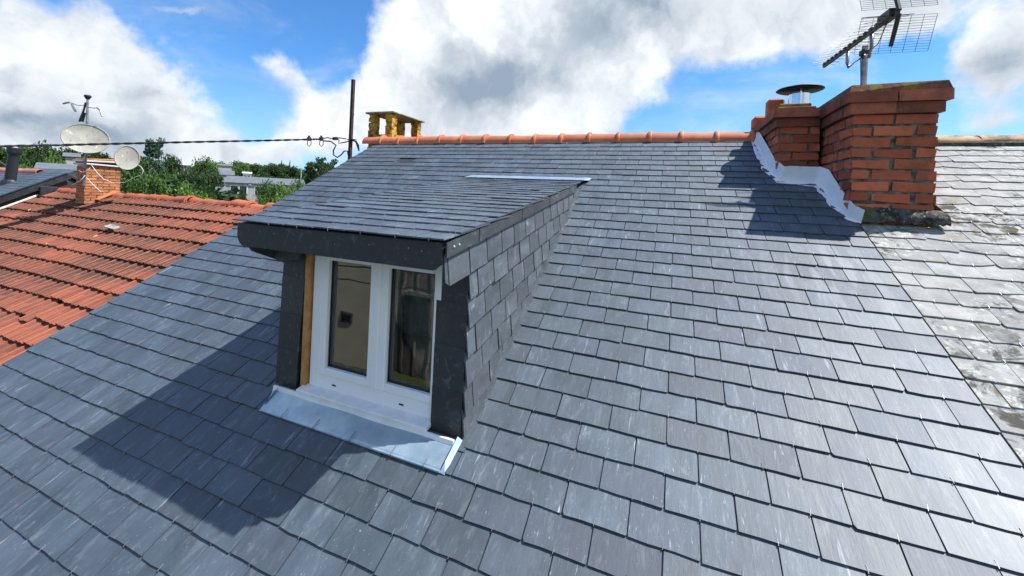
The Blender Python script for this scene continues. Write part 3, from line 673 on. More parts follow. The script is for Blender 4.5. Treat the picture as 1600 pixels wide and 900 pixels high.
for (a, b, wl, wr) in ((WX0+.058, CX-.001, .047, .052), (CX+.001, -.905, .050, .043)):
    mb = MB(); z0, z1 = WZ0+.072, WZ1-.030; wb, wt = .038, .066
    frame_box(mb, a, b, z0, z1, wl, wr, wb, wt, yF-.016, .050, .006)
    cs = mb.build('casement', PVC, dorm)
    mb = MB(); g0, g1, h0, h1 = a+wl-.003, b-wr+.003, z0+wb-.003, z1-wt+.003
    mb.box(dl(((g0+g1)/2, yF-.004, (h0+h1)/2)), (g1-g0, .004, h1-h0)); mb.build('pane', GLASS, cs)
    mb = MB()
    for c_, s_ in (((g0+.004, 0, (h0+h1)/2), (.008, .010, h1-h0)), ((g1-.004, 0, (h0+h1)/2), (.008, .010, h1-h0)), (((g0+g1)/2, 0, h0+.004), (g1-g0-.016, .009, .008)), (((g0+g1)/2, 0, h1-.004), (g1-g0-.016, .009, .008))):
        mb.box(dl((c_[0], yF-.012, c_[2])), s_)
    mb.build('gasket', BLACK, cs)
mb = MB(); mb.box(dl((CX, yF-.044, (WZ0+WZ1)/2+.02)), (.030, .010, WZ1-WZ0-.115), bev=.004); mb.build('meeting_cover', PVC, dorm)
# sill and zinc apron
mb = MB(); mb.box(dl(((WX0-.93)/2-.012, FY-.018, ZC-1.010)), (.76, .066, .024), R=rotm('X', .14), bev=.005); mb.build('sill', SILL, dorm)
mb = MB(); mb.box(dl(((-1.85-.795)/2, 1.464, ZC-1.055)), (1.055, .012, .070), R=rotm('X', -.16), bev=.003); mb.build('sill_upstand', SILL, dorm)
mb = MB()
ap = lambda x, u, n: dl(RP(x, u, n))
rows = [(.665, .030), (.672, .034), (.77, .030), (.79, .036)]
xs = np.linspace(-1.80, -.80, 14)
V = []; 
for u_, n_ in rows:
    for x_ in xs:
        xx = x_ if u_ < .7 else -1.32+(x_+1.30)*1.04
        V.append(ap(xx, u_, n_+.0018*math.sin(x_*17+u_*40)))
nx = len(xs); Fc = [(i*nx+k, i*nx+k+1, (i+1)*nx+k+1, (i+1)*nx+k) for i in range(len(rows)-1) for k in range(nx-1)]
mb.add(V, Fc); mb.tube([ap(x_, .664, .028) for x_ in xs], .006, 6)
for s, xa in ((-1, -1.80), (1, -.80)):
    P = [ap(xa, .662, .026), ap(xa+s*.008, .70, .040), ap(xa+s*.014, .80, .046), ap(xa+s*.032, .80, .026), ap(xa+s*.022, .66, .022)]
    V = P; mb.add(V, [(0, 1, 4), (1, 2, 3, 4)])
apr = mb.build('zinc_apron', ZINC, dorm)
mb = MB()
for x_ in (-1.66, -1.46, -1.25, -1.03, -.87): mb.tube([ap(x_, .655, .02), ap(x_, .66, .040), ap(x_+.004, .70, .041)], .002, 4)
mb.build('apron_hook', STEEL, dorm, kind='stuff')
# slate hung cheek (right flank): clipped slates in courses parallel to the dormer roof
def clip(poly, a, b, c):                     # keep a*x+b*y+c >= 0
    out = []
    for i in range(len(poly)):
        p, q = poly[i-1], poly[i]; dp, dq = a*p[0]+b*p[1]+c, a*q[0]+b*q[1]+c
        if dp*dq < 0: s = dp/(dp-dq); out.append((p[0]+s*(q[0]-p[0]), p[1]+s*(q[1]-p[1])))
        if dq >= 0: out.append(q)
    return out
CG = .121; CW = .168
def cheek():
    tanr = math.tan(TH); yr0, zr0 = yz(0, .03)[0], yz(0, .03)[1]
    for k in range(0, 8):
        top = -k*CG; xo = DX1+.003
        off = EY-.30+(CW/2 if k % 2 else 0)
        for i in range(0, 20):
            y0, y1 = off+i*CW+random.gauss(0, .004), off+(i+1)*CW-.003
            ytail = top-CG+random.gauss(0, .0025)
            poly = [(y0, ytail), (y1, ytail+random.gauss(0, .003)), (y1, top+.02), (y0, top+.02)]      # (y, s) with s measured down from the roof edge
            P = [(y, drz(y)-.052+s) for y, s in poly]
            ymin = EY+.012 if k < 1 else FY-.012
            if k == 0: P = [(y, min(z, drz(y)-.05)) for y, z in P]
            P = clip(P, 1, 0, -ymin)
            if len(P) >= 3: P = clip(P, -tanr, 1, -(zr0-tanr*yr0))
            if len(P) < 3: continue
            if k == 0:                        # chamfered overhang at the front
                P = clip(P, 1.0, 1.6, -(EY+.03+1.6*(ZC-.345)))
            if len(P) < 3: continue
            ar = abs(sum(P[j-1][0]*P[j][1]-P[j][0]*P[j-1][1] for j in range(len(P))))/2
            if ar < .0006: continue
            zc_ = sum(p[1] for p in P)/len(P)
            mb = MB(); zt = max(p[1] for p in P); zb = min(p[1] for p in P)
            V = []; lift = lambda z: .008+.014*(zt-z)/max(CG, .05)+random.uniform(0, .001)
            n = len(P)
            A = [dl((xo+lift(z)-.012, y, z)) for y, z in P]; B = [dl((xo+lift(z)-.006, y, z)) for y, z in P]
            mb.add(A+B, [tuple(range(n)), tuple(range(2*n-1, n-1, -1))]+[(j, n+j, n+(j+1) % n, (j+1) % n) for j in range(n)])
            o = mb.build('cheek_slate', SLATE_CHEEK, dorm); fix_normals(o.data)
cheek()
mb = MB()  # dark edging band at the top of the cheek
for i in range(8):
    y0 = EY+.002+i*.262; y1 = min(y0+.259, 3.55)
    mb = MB(); a = [(DX1+.024+.0015*(i % 2), y, z) for y, z in ((y0, drz(y0)-.004), (y1, drz(y1)-.004), (y1, drz(y1)-.06), (y0, drz(y0)-.06))]
    mb.prism([dl(p) for p in a], (0, 0, 0), (-.006, 0, 0)); o = mb.build('edging_slate', SLATE_EDGE, dorm); fix_normals(o.data)
for yy, zz in ((EY+.05, -.028), (EY+.09, -.03)):
    mb = MB(); mb.lathe((0, 0, 0), [(.0055, 0), (.0055, .003), (.002, .005)], 8); mb.build('nail', ZINC, dorm, M=Matrix.Translation(Vector(dl((DX1+.024, yy, drz(yy)+zz))))@Matrix.Rotation(math.pi/2, 4, 'Y'))
mb = MB()  # smooth soaker strip along the foot of the cheek
mb.prism([dl(RP(DX1-.01, .76, .020)), dl(RP(DX1+.045, .76, .021)), dl(RP(DX1+.05, 3.30, .021)), dl(RP(DX1-.01, 3.30, .020))], (0, 0, 0), N*.003); o = mb.build('soaker_strip', SLATE_CHEEK, dorm); fix_normals(o.data)
# room behind the glass
mb = MB(); rx0, rx1, ry0, ry1, rz0, rz1 = DX0+.05, DX1-.06, FY+.135, FY+1.9, ZC-1.9, ZC-.22
V = [dl((x, y, z)) for x in (rx0, rx1) for y in (ry0, ry1) for z in (rz0, rz1)]
mb.add(V, [(0, 1, 3, 2), (4, 6, 7, 5), (2, 3, 7, 6), (0, 2, 6, 4), (1, 5, 7, 3)]); mb.build('room_shell', ROOM, dorm)
mb = MB(); pts = []
for i in range(25):
    x_ = -1.22+i*.012; pts.append((x_, FY+.21+.014*math.sin(i*1.5)))
V = [dl((x_, y_, ZC-1.05)) for x_, y_ in pts]+[dl((x_, y_, ZC-.28)) for x_, y_ in pts]
mb.add(V, [(i, i+1, 26+i, 25+i) for i in range(24)]); mb.build('curtain', CURTAIN, dorm, smooth=True)

# ------------------------------------------------------------------ brickwork helpers
def brick_variants(name, l, d, h, mats, n=6, seed=2, j=.003):
    rng = random.Random(seed); out = []
    for k in range(n):
        mb = MB(); mb.box((0, 0, 0), (l, d, h)); mb.v = [tuple(c+rng.uniform(-j, j) for c in v) for v in mb.v]; out.append(mb.mesh(name, mats, tone=rng.random()))
    return out
def brick_stack(parent, origin, x0, x1, y0, y1, z0, z1, course, full, mats, mortar, bh=None, seed=4, sides='fblr', skip=None):
    """bricks proud of a recessed mortar core; stretchers with broken joints"""
    rng = random.Random(seed); origin = np.array(origin, float); bh = bh or course-.015; d = .05
    fv = brick_variants('brick', full-.017, d, bh, mats, 6, seed, .006); hv = brick_variants('brick', full/2-.017, d, bh, mats, 6, seed+1, .006)
    n = int(round((z1-z0)/course))
    for c in range(n):
        z = z0+(c+.5)*course
        for sd_ in sides:
            a0, a1 = (x0, x1) if sd_ in 'fb' else (y0, y1)
            if sd_ in 'lr': a0 += .0; 
            a = a0; seq = []
            half = (c % 2 == 0) if sd_ in 'fb' else (c % 2 == 1)
            if half: seq.append(full/2)
            while sum(seq)+full <= a1-a0+.03: seq.append(full)
            rem = a1-a0-sum(seq)
            if rem > .04: seq.append(rem)
            sc = (a1-a0)/sum(seq)
            for s in seq:
                s *= sc; ce = a+s/2; a += s
                if sd_ == 'f': p = (ce, y0+d/2, z); R = 0
                elif sd_ == 'b': p = (ce, y1-d/2, z); R = 0
                elif sd_ == 'l': p = (x0+d/2, ce, z); R = math.pi/2
                else: p = (x1-d/2, ce, z); R = math.pi/2
                if skip and skip(p): continue
                big = s > full*.75; v = (fv if big else hv)[rng.randrange(6)]; base = (full if big else full/2)-.017
                L_ = s-.015
                L_ *= rng.uniform(.93, 1.0)
                q = np.array(p)+np.array([rng.gauss(0, .0015), rng.gauss(0, .0015), rng.gauss(0, .001)])-origin
                link('brick', v, parent, Matrix.Translation(Vector(q))@Matrix.Rotation(R+rng.gauss(0, .006), 4, 'Z')@Matrix.Diagonal((L_/base, 1, 1, 1)))
    mb = MB(); m_ = .009; mb.box(((x0+x1)/2-origin[0], (y0+y1)/2-origin[1], (z0+z1)/2-origin[2]), (x1-x0-2*m_, y1-y0-2*m_, z1-z0)); mb.build('mortar_core', mortar, parent)
def corbel(parent, origin, x0, x1, y0, y1, z0, z1, out, full, mats, seed=6, d=.12):
    """one projecting course of bricks laid all round"""
    rng = random.Random(seed); o = np.array(origin, float); v4 = [brick_variants('brick', full-.004, d, z1-z0, mats, 4, seed, .002)]
    X0, X1, Y0, Y1 = x0-out, x1+out, y0-out, y1+out
    for (a0, a1, fixed, ax) in ((X0, X1, Y0+d/2, 'x'), (X0, X1, Y1-d/2, 'x'), (Y0+d, Y1-d, X0+d/2, 'y'), (Y0+d, Y1-d, X1-d/2, 'y')):
        n = max(1, round((a1-a0)/full)); s = (a1-a0)/n
        for i in range(n):
            ce = a0+(i+.5)*s; p = (ce, fixed, (z0+z1)/2) if ax == 'x' else (fixed, ce, (z0+z1)/2)
            link('brick', v4[0][rng.randrange(4)], parent, Matrix.Translation(Vector(np.array(p)-o+np.array([rng.gauss(0, .0012), rng.gauss(0, .0012), rng.gauss(0, .001)])))@Matrix.Rotation(0 if ax == 'x' else math.pi/2, 4, 'Z')@Matrix.Diagonal(((s-.004)/(full-.004), 1, 1, 1)))
    mb = MB(); mb.box(((x0+x1)/2-o[0], (y0+y1)/2-o[1], (z0+z1)/2-o[2]), (X1-X0-2*d+.02, Y1-Y0-2*d+.02, z1-z0-.006)); mb.build('corbel_core', MORTAR, parent)

# ------------------------------------------------------------------ big brick chimney on the seam of the two roofs
C1 = np.array([1.29, 3.6, ZC-.1])
ch = thing('brick_chimney', C1, 'large square red brick chimney standing where the new slates meet the old ones', 'chimney')
cx0, cx1, cy0, cy1 = 1.075, 1.508, 3.26, 4.30
brick_stack(ch, C1, cx0, cx1, cy0, cy1, ZC-.225, ZC+.63, .0712, .216, BRICK, MORTAR)
corbel(ch, C1, cx0, cx1, cy0, cy1, ZC+.632, ZC+.700, .022, .22, DARKBRICK, 11)
corbel(ch, C1, cx0, cx1, cy0, cy1, ZC+.704, ZC+.770, .043, .30, DARKBRICK, 12)
mb = MB(); zc0 = ZC+.771
Vb = [(cx0-.03, cy0-.03, zc0), (cx1+.045, cy0-.03, zc0), (cx1+.045, cy1+.04, zc0), (cx0-.03, cy1+.04, zc0)]
Vt = [(cx0-.008, cy0+.0, ZC+.826), (cx1+.028, cy0-.02, ZC+.826), (cx1+.028, cy1+.02, ZC+.83), (cx0-.0, cy1+.02, ZC+.83)]
mb.add([np.array(p)-C1 for p in Vb+Vt], [(3, 2, 1, 0), (4, 5, 6, 7), (0, 1, 5, 4), (1, 2, 6, 5), (2, 3, 7, 6), (3, 0, 4, 7)])
cap = mb.build('mossy_cap', MOSSTOP, ch)
# lumpy cement skirt at the front foot
def skirt():
    me_v = []; nx, nz = 28, 9; rng = random.Random(5)
    for j in range(nz):
        f = j/(nz-1)
        for i in range(nx):
            s = i/(nx-1); x_ = 1.128+s*(1.545-1.128)+.014*f*max(0, s-.55)*2
            ztop = ZC+.038-.012*s; y_top = 3.262; ub = 2.772-.0*s
            pb = RP(x_, ub, .028); 
            bulge = .03*math.sin(f*math.pi)*(.5+.8*s)
            p = np.array([x_, y_top, ztop])*(1-f)+np.array([x_, pb[1], pb[2]])*f
            p[1] -= bulge+rng.uniform(-.005, .006)*(0 < f < 1) ; p[2] += rng.uniform(-.006, .006)*(f > 0)
            me_v.append(p)
    mb = MB(); mb.add([p-C1 for p in me_v], [(j*nx+i, (j+1)*nx+i, (j+1)*nx+i+1, j*nx+i+1) for j in range(nz-1) for i in range(nx-1)])
    # right hand return up along the old slates
    V = []
    for j in range(nz):
        f = j/(nz-1); a = me_v[j*nx+nx-1]
        for k in range(10):
            g = k/9; y_ = a[1]*(1-g)+3.9*g; base = roof_z(y_)+.03; V.append(np.array([a[0]+.0*g-.03*g*f+rng.uniform(-.004, .004), y_, (a[2]-roof_z(a[1]))*(1-g*.6)+roof_z(y_)]))
    mb.add([p-C1 for p in V], [(j*10+k, (j+1)*10+k, (j+1)*10+k+1, j*10+k+1) for j in range(nz-1) for k in range(9)])
    o = mb.build('cement_skirt', CEMENT, ch, smooth=True); 
skirt()

# ------------------------------------------------------------------ small chimney with the metal cowl
C2 = np.array([.91, 4.1, ZC+.1])
c2 = thing('brick_chimney', C2, 'smaller red brick chimney with metal rain cowl left of the big one', 'chimney')
sx0, sx1, sy0, sy1 = .770, 1.052, 3.775, 4.72
brick_stack(c2, C2, sx0, sx1, sy0, sy1, ZC+.09, ZC+.66, .0712, .205, BRICK, MORTAR, seed=21, sides='fl')
corbel(c2, C2, sx0, sx1-.03, sy0, sy1, ZC+.648, ZC+.716, .022, .22, DARKBRICK, 13)
corbel(c2, C2, sx0, sx1-.052, sy0, sy1, ZC+.720, ZC+.785, .046, .22, DARKBRICK, 14)
mb = MB(); mb.box(np.array(((sx0+sx1)/2-.02, 4.25, ZC+.80))-C2, (.26, .92, .028), bev=.006); mb.box(np.array(((sx0+sx1)/2-.02, 4.26, ZC+.832))-C2, (.22, .86, .034), bev=.008); mb.build('mossy_cap', MOSSTOP, c2)
fc = np.array([.975, 4.08, ZC+.845])-C2
mb = MB(); mb.lathe(fc, [(.078, 0), (.078, .13)], 28); fl = mb.build('flue_pipe', SHINY, c2, smooth=True); fl.data.set_sharp_from_angle(angle=.6)
mb = MB()
for a in range(3):
    q = fc+np.array([.068*math.cos(a*2.1+.4), .068*math.sin(a*2.1+.4), .10]); mb.box(q+np.array([0, 0, .055]), (.012, .012, .12))
mb.build('cowl_bracket', SHINY, c2)
mb = MB(); mb.lathe(fc+np.array([0, 0, .165]), [(.166, 0), (.173, .004), (.166, .010), (.08, .034), (.012, .044)], 36); mb.lathe(fc+np.array([0, 0, .163]), [(.162, .0), (.05, .012), (.01, .014)], 36)
cw = mb.build('rain_cowl', DARKMETAL, c2, smooth=True); fix_normals(cw.data)
mb = MB(); mb.box(np.array((.845, 4.32, ZC+.91))-C2, (.13, .13, .16), bev=.012); mb.build('terracotta_pot', BRICK, c2)
mb = MB(); mb.box(np.array((.80, 4.62, ZC+.83))-C2, (.17, .16, .13), bev=.02); mb.build('terracotta_pot', BRICK, c2)

# painted white flashing down the left side of both chimneys
def flash():
    inner = [(.735, 4.36, .10), (.762, 3.80, .095), (.768, 3.60, .10), (.80, 3.375, .11), (.92, 3.372, .115), (1.03, 3.368, .12), (1.066, 3.30, .12), (1.07, 3.05, .11), (1.09, 2.80, .10), (1.13, 2.77, .085)]
    outer = [(.665, 4.42, .0), (.668, 3.82, .0), (.672, 3.58, .0), (.735, 3.30, .0), (.89, 3.255, .0), (.965, 3.235, .0), (.985, 3.12, .0), (.995, 2.98, .0), (1.04, 2.82, .0), (1.115, 2.735, .0)]
    n = 8; pts = []; rng = random.Random(3)
    I = np.array(inner); O = np.array(outer); m_ = len(I); tt = np.linspace(0, m_-1, 64)
    def samp(A, t): i = min(int(t), m_-2); f = t-i; return A[i]*(1-f)+A[i+1]*f
    for t in tt:
        a, b = samp(I, t), samp(O, t); b = b*.78+a*.22; b[2] = 0
        jag = .007*math.sin(t*5.1)+rng.uniform(-.003, .003)
        for k in range(n):
            f = k/(n-1); x_, u_, h_ = a*(1-f)+b*f; hh = a[2]*max(0, 1-f*1.9)**1.2
            if k == n-1: x_ += jag; u_ += jag*.5
            pts.append(RP(x_, u_, .024+hh+.004*math.sin(t*2.3+k)*(k < n-1)+rng.uniform(-.0015, .0015)))
    mb = MB(); L_ = len(tt); mb.add([p-C2 for p in pts], [(i*n+k, i*n+k+1, (i+1)*n+k+1, (i+1)*n+k) for i in range(L_-1) for k in range(n-1)])
    mb.build('white_flashing', WHITEPAINT, c2, smooth=True)
flash()

# ------------------------------------------------------------------ television aerial on the big chimney
def aerial():
    K = 3.55/3.0
    def P(px, py, w): r = ray(px, py)*w*K; return np.array([r[0], r[1], r[2]+ZC])
    mt = P(1352, 72, 3.0); base = np.array([mt[0], mt[1], ZC+.55]); tv = thing('tv_antenna', base, 'grid backed television aerial on a mast above the large brick chimney', 'antenna')
    L0 = lambda p: np.array(p, float)-base
    base_top = np.array([mt[0], mt[1], ZC+.25])
    mb = MB(); mb.tube([L0(base_top), L0(mt)], .023, 12); mb.build('mast', STEEL, tv, smooth=False)
    tip = P(1287, 106, 3.40); rear = P(1404, 17, 2.42); zc = (tip[2]+rear[2])/2; tip[2] = zc; rear[2] = zc
    ax = rear-tip; Lb = np.linalg.norm(ax); ax /= Lb; side = np.cross(ax, [0, 0, 1.]); side /= np.linalg.norm(side); up = np.cross(side, ax)
    R = np.stack([ax, side, up], 1)
    mb = MB(); mb.box(L0((tip+rear)/2), (Lb, .021, .021), R); mb.build('boom', ALU, tv)
    for i in range(13):
        f = i/12; c = tip+ax*(.03+f*(Lb*.83))
        mb = MB(); mb.box(L0(c+up*.018), (.040, .034, .032), R, bev=.004); h = mb.build('element_holder', BLACK, tv)
        mb = MB(); Lh = .11+.035*f
        for s in (-1, 1):
            mb.tube([L0(c+up*.026+side*s*.01), L0(c+up*.034+side*s*Lh+ax*.014)], .0016, 5); mb.tube([L0(c+up*.022+side*s*.01), L0(c+up*.008+side*s*Lh*.85-ax*.016)], .0014, 5)
        mb.build('director_rod', BLACK, h)
    c = rear-ax*.13
    mb = MB(); mb.box(L0(c+up*.025), (.17, .06, .07), R, bev=.006); mb.build('dipole_box', BLACK, tv)
    mb = MB()
    for s in (-1, 1):
        a = c+up*.02
        mb.tube([L0(a+side*s*.02+ax*.03), L0(a+side*s*.14+ax*.03), L0(a+side*s*.14-ax*.05+up*.03), L0(a+side*s*.02-ax*.05+up*.03)], .003, 6)
    mb.build('dipole', ALU, tv)
    RSH = .0
    # corner reflector: a lower and an upper wire grid hinged at the rear of the boom, each on a stout bar
    for sg in (-1, 1):
        dirv = (up*sg*.90-ax*.34); dirv /= np.linalg.norm(dirv); o = rear+ax*.012+up*sg*.012+side*RSH; H_ = .225*K; Wd = .185*K
        mb = MB()
        for k in range(15):
            q = o+dirv*(.02+k*(H_-.02)/14); bow = -ax*.0
            mb.tube([L0(q-side*Wd), L0(q+side*Wd)], .0013, 4, caps=False)
        for s in np.linspace(-1, 1, 7): mb.tube([L0(o+dirv*.02+side*s*Wd), L0(o+dirv*H_+side*s*Wd)], .0015, 4, caps=False)
        mb.build('reflector_grid', ALU, tv)
        mb = MB(); mb.tube([L0(o-ax*.004), L0(o+dirv*.12-ax*.008), L0(o+dirv*(H_*.82)-ax*.014)], [.0145, .014, .013], 8); mb.build('reflector_arm', DARKMETAL, tv)
    # bent stay tube from the mast to two points of the boom
    b1 = tip+ax*(Lb*.40); b2 = tip+ax*(Lb*.72); mc = np.array([mt[0], mt[1], mt[2]-.06])
    low = mc-up*.02
    mb = MB(); mb.tube([L0(b1-up*.01), L0(b1-up*.12), L0(b1-up*.165+ax*.02), L0(low), L0(b2-up*.19-ax*.03), L0(b2-up*.13), L0(b2-up*.01)], .0135, 8); mb.build('stay_tube', STEEL, tv, smooth=True)
    mb = MB(); mb.box(L0(mc), (.055, .07, .05), R, bev=.006); mb.build('mast_clamp', DARKMETAL, tv)
    mb = MB(); mb.tube([L0(c-up*.01), L0((c+mc)/2-up*.05-side*.02), L0(mc+side*.03-up*.05), L0(np.array([mc[0]-.025, mc[1]-.02, ZC+1.1])), L0(np.array([mc[0]-.11, mc[1]-.06, ZC+.80]))], .0035, 6); mb.build('coaxial_cable', BLACK, tv)
aerial()

# ------------------------------------------------------------------ open brick chimney top at the far end of the ridge
def open_chimney():
    x0, x1, y0, y1 = -4.165, -3.735, 4.64, 5.36; o = np.array([-3.95, 5.0, ZC+.5])
    t = thing('open_chimney', o, 'small open sided chimney crusted in yellow lichen with stone slab top behind ridge tiles', 'chimney')
    v = brick_variants('brick', .108, .108, .062, LICHENBRICK, 8, 31, .007); rng = random.Random(8)
    def put(x_, y_, z_, sx=1.0, sy=1.0): link('brick', v[rng.randrange(8)], t, Matrix.Translation(Vector(np.array((x_, y_, z_))-o+np.array([rng.gauss(0, .004) for _ in range(3)])))@Matrix.Diagonal((sx, sy, 1, 1)))
    zb = ZC+.56
    for k in range(9):
        z_ = zb+k*.060+.03
        if k < 4:                              # solid base courses
            for i in range(4): put(x0+.0575+i*(x1-x0-.115)/3, y0+.0575, z_); put(x0+.0575+i*(x1-x0-.115)/3, y1-.0575, z_)
            for i in range(1, 6): put(x0+.0575, y0+.0575+i*(y1-y0-.115)/6, z_); put(x1-.0575, y0+.0575+i*(y1-y0-.115)/6, z_)
        else:
            for xx in (x0+.06, x1-.06):
                for yy in (y0+.06, y1-.06): put(xx, yy, z_)
    mb = MB(); mb.box(np.array(((x0+x1)/2, (y0+y1)/2, ZC+.55))-o, (x1-x0-.02, y1-y0-.02, .5)); mb.build('chimney_base', BRICK, t)
    mb = MB(); mb.box(np.array(((x0+x1)/2, (y0+y1)/2, ZC+1.112))-o, (x1-x0+.07, y1-y0+.07, .026), bev=.008); mb.build('slab', STONESLAB, t)
STONESLAB = simple('lichened_stone_slab', (.14, .14, .08), (.34, .33, .24), 12, .9, 0, .6, .006)
open_chimney()

# ------------------------------------------------------------------ steel pole on the gable and its cable
def pole():
    b = np.array([-4.0, 4.14, ZC+.05]); t = thing('steel_pole', b, 'rusty square steel pole fixed to the gable beside the roof edge', 'pole')
    mb = MB(); mb.box((0.003, 0, .70), (.040, .040, 1.40), bev=.003); mb.build('post', RUST, t)
    mb = MB(); mb.box((.02, 0, .60), (.13, .05, .008)); mb.box((.028, .0, .93), (.04, .006, .006)); mb.build('bracket', RUST, t)
    mb = MB(); mb.box((0.07, 0, .10), (.14, .05, .012)); mb.build('wall_bracket', RUST, t)
    c = thing('overhead_cable', b+np.array([-.03, 0, .6]), 'twisted black overhead cable running left from the steel pole', 'cable')
    o = b+np.array([-.03, 0, .6])
    def P(px, py, w): r = ray(px, py)*w; return np.array([r[0], r[1], r[2]+ZC])-o
    A = P(541, 217, 5.33)
    pts = [P(px, py, w) for px, py, w in ((500, 217.5, 5.22), (480, 218, 5.15), (400, 220, 4.9), (300, 222, 4.6), (200, 224.3, 4.3), (100, 226.6, 4.0), (0, 228.5, 3.7), (-150, 231, 3.3))]
    e = pts[-1]-pts[-2]; e /= np.linalg.norm(e); pts += [pts[-1]+e*1.0, pts[-1]+e*3+np.array([0, 0, .02])]
    mb = MB()
    for ph in (0, math.pi):
        hel = []
        for i in range(len(pts)-1):
            for s in range(26):
                q = pts[i]+(pts[i+1]-pts[i])*s/26; a = ph+(i*26+s)*.65; hel.append(q+np.array([0, .006*math.cos(a), .006*math.sin(a)]))
        mb.tube(hel, .0078, 5)
    mb.build('cable', BLACK, c)
    mb = MB(); mb.tube([pts[0], P(512, 215, 5.25), P(520, 217, 5.28), P(530, 215.5, 5.3), A], .007, 6); mb.tube([P(505, 220, 5.24), P(517, 221, 5.26), P(525, 227, 5.28), P(521, 235, 5.28), P(521, 242, 5.28), P(527, 246, 5.28), P(533, 242, 5.3), P(538, 236, 5.3), P(543, 236, 5.32), P(545, 246, 5.32)], .009, 6); mb.build('slack_cable', BLACK, c, smooth=True)
    mb = MB(); mb.tube([P(523, 216, 5.28), P(530, 219, 5.28), P(529, 224, 5.28), P(535, 223, 5.3), P(546, 220.5, 5.31)], .008, 6); mb.build('slack_cable', BLACK, c, smooth=True)
    for px in (483, 502):
        mb = MB(); mb.box(P(px, 217, 5.2), (.05, .04, .05), bev=.008); mb.box(P(px, 213.5, 5.2), (.022, .022, .03), bev=.004); mb.tube([P(px-2, 220, 5.2), P(px-3, 226, 5.2), P(px, 229, 5.2), P(px+3, 226, 5.2), P(px+3, 220, 5.2)], .0055, 6); mb.build('cable_clamp', BLACK, c)
    mb = MB(); mb.box(P(524, 216.5, 5.28), (.09, .03, .04), bev=.008); mb.build('tension_clamp', BLACK, c)
    mb = MB(); mb.tube([P(551, 219.5, 5.34), P(556, 221, 5.36), P(559, 227, 5.37), P(561, 236, 5.38)], [.010, .014, .018, .008], 7); mb.build('cable_end', BLACK, c)
pole()

def PX(px, py, w): r = ray(px, py)*w; return np.array([r[0], r[1], r[2]+ZC])
# ------------------------------------------------------------------ red tiled house on the left
RH = 3.2; RU = 4.78; RX0 = -16.1; RX1 = -3.96
R_O = np.array([-10., 5.3, 0.])
red = thing('red_tiled_house', R_O, 'lower house on the left with an old ribbed orange red clay tile roof', 'house')
def tile_variants(n=8):
    out = []; rng = random.Random(12); Wt, Lt = .203, .40
    xs_ = [0, .010, .044, .056, .104, .116, .140, .150, Wt+.008]
    zr = [.0, .024, .024, .004, .002, .0, .0, .0, .0]; zs = [.0, .024, .024, .004, .002, .016, .016, .002, .0]
    for k in range(n):
        V = []; j = lambda: rng.uniform(-.0025, .0025); kk = rng.uniform(-.004, .004)
        for y_, prof in ((0, zs), (Lt*.42, zs), (Lt*.50, zr), (Lt, zr)):
            V += [(x+j()*.6, y_+j()+kk*(y_ == 0), z+j()*.6) for x, z in zip(xs_, prof)]
        nx = len(xs_); Fc = [(i*nx+a, i*nx+a+1, (i+1)*nx+a+1, (i+1)*nx+a) for i in range(3) for a in range(nx-1)]
        b = len(V); V += [(x, .006, z-.016) for x, z in zip(xs_, zs)]; Fc += [(a+1, a, b+a, b+a+1) for a in range(nx-1)]
        mb = MB(); mb.add([(x-Wt/2, y, z) for x, y, z in V], Fc)
        mb.mi = [0 if (f_[0] % nx == 1 or (f_[0] < nx*2 and f_[0] % nx == 5)) else 1 for i_, f_ in enumerate(Fc)]
        out.append(mb.mesh('tile', [TILE, TILE_PAN], tone=rng.random()))
    return out
def red_tiles():
    tv = tile_variants(); items = []; g = .329
    for k in range(-6, 13):
        ut = .785+k*g
        if ut > RU-.1: continue
        n = int((-5.2-RX0-.05)/.203)
        sag = lambda x: 0.0
        for i in range(n):
            x_ = RX0+.06+(i+.5)*.203+random.gauss(0, .003); uu = ut+random.gauss(0, .006)+.012*math.sin(x_*.9+k)
            q = [RP(x_-.1, uu, .03, RH), RP(x_+.1, uu, .03, RH), RP(x_+.1, uu+g, .03, RH), RP(x_-.1, uu+g, .03, RH)]
            tw = random.gauss(0, .012); tl = math.atan(.041/.36)+random.gauss(0, .012)
            if (k, i) in ((1, 36), (2, 37)): tw = .10; uu -= .08
            R = np.array(Matrix.Rotation(tw, 3, 'Z')@Matrix.Rotation(random.gauss(0, .02), 3, 'Y')@Matrix.Rotation(-tl, 3, 'X')); B = np.stack([X, U, N], 1)@R
            items.append((random.randrange(8), M4(RP(x_, uu, .062+random.gauss(0, .003), RH), B[:, 0], B[:, 1], B[:, 2]), visible_area(q, [ROOF_SIL, DORMER_SIL])))
    lay('tile', items, tv, red, R_O, 300)
red_tiles()
plain_house(red, R_O, RX0+.02, RX1, RU, RH, .004, DECK, RENDER)
ery = yz(RU, -.03, RH)
em = [ridge_tile_mesh('ridge_tile', .52, .13+.01*(k % 2), TILE, True, k*.37, 7, .95) for k in range(4)]
for i in range(22):
    x_ = RX0+.02+i*.5
    if x_ > -5.2: break
    link('ridge_tile', em[i % 4], red, Matrix.Translation(Vector(np.array((x_, ery[0]+random.gauss(0, .012), ery[1]+random.gauss(0, .018)))-R_O))@Matrix.Rotation(random.gauss(0, .05), 4, 'Y')@Matrix.Rotation(random.gauss(0, .03), 4, 'Z'))
mb = MB(); mb.tube([np.array((RX0+.1+i*.25, ery[0]-.13+random.gauss(0, .012), ery[1]-.055+random.gauss(0, .012)))-R_O for i in range(44)], .035, 6); mb.build('mortar_bed', CEMENT, red)
mb = MB(); mb.tube([RP(RX0+.08+random.gauss(0, .006), 1.2+i*.22, .10, RH)-R_O for i in range(17)], .028, 6); mb.build('mortar_strip', ROPE, red)
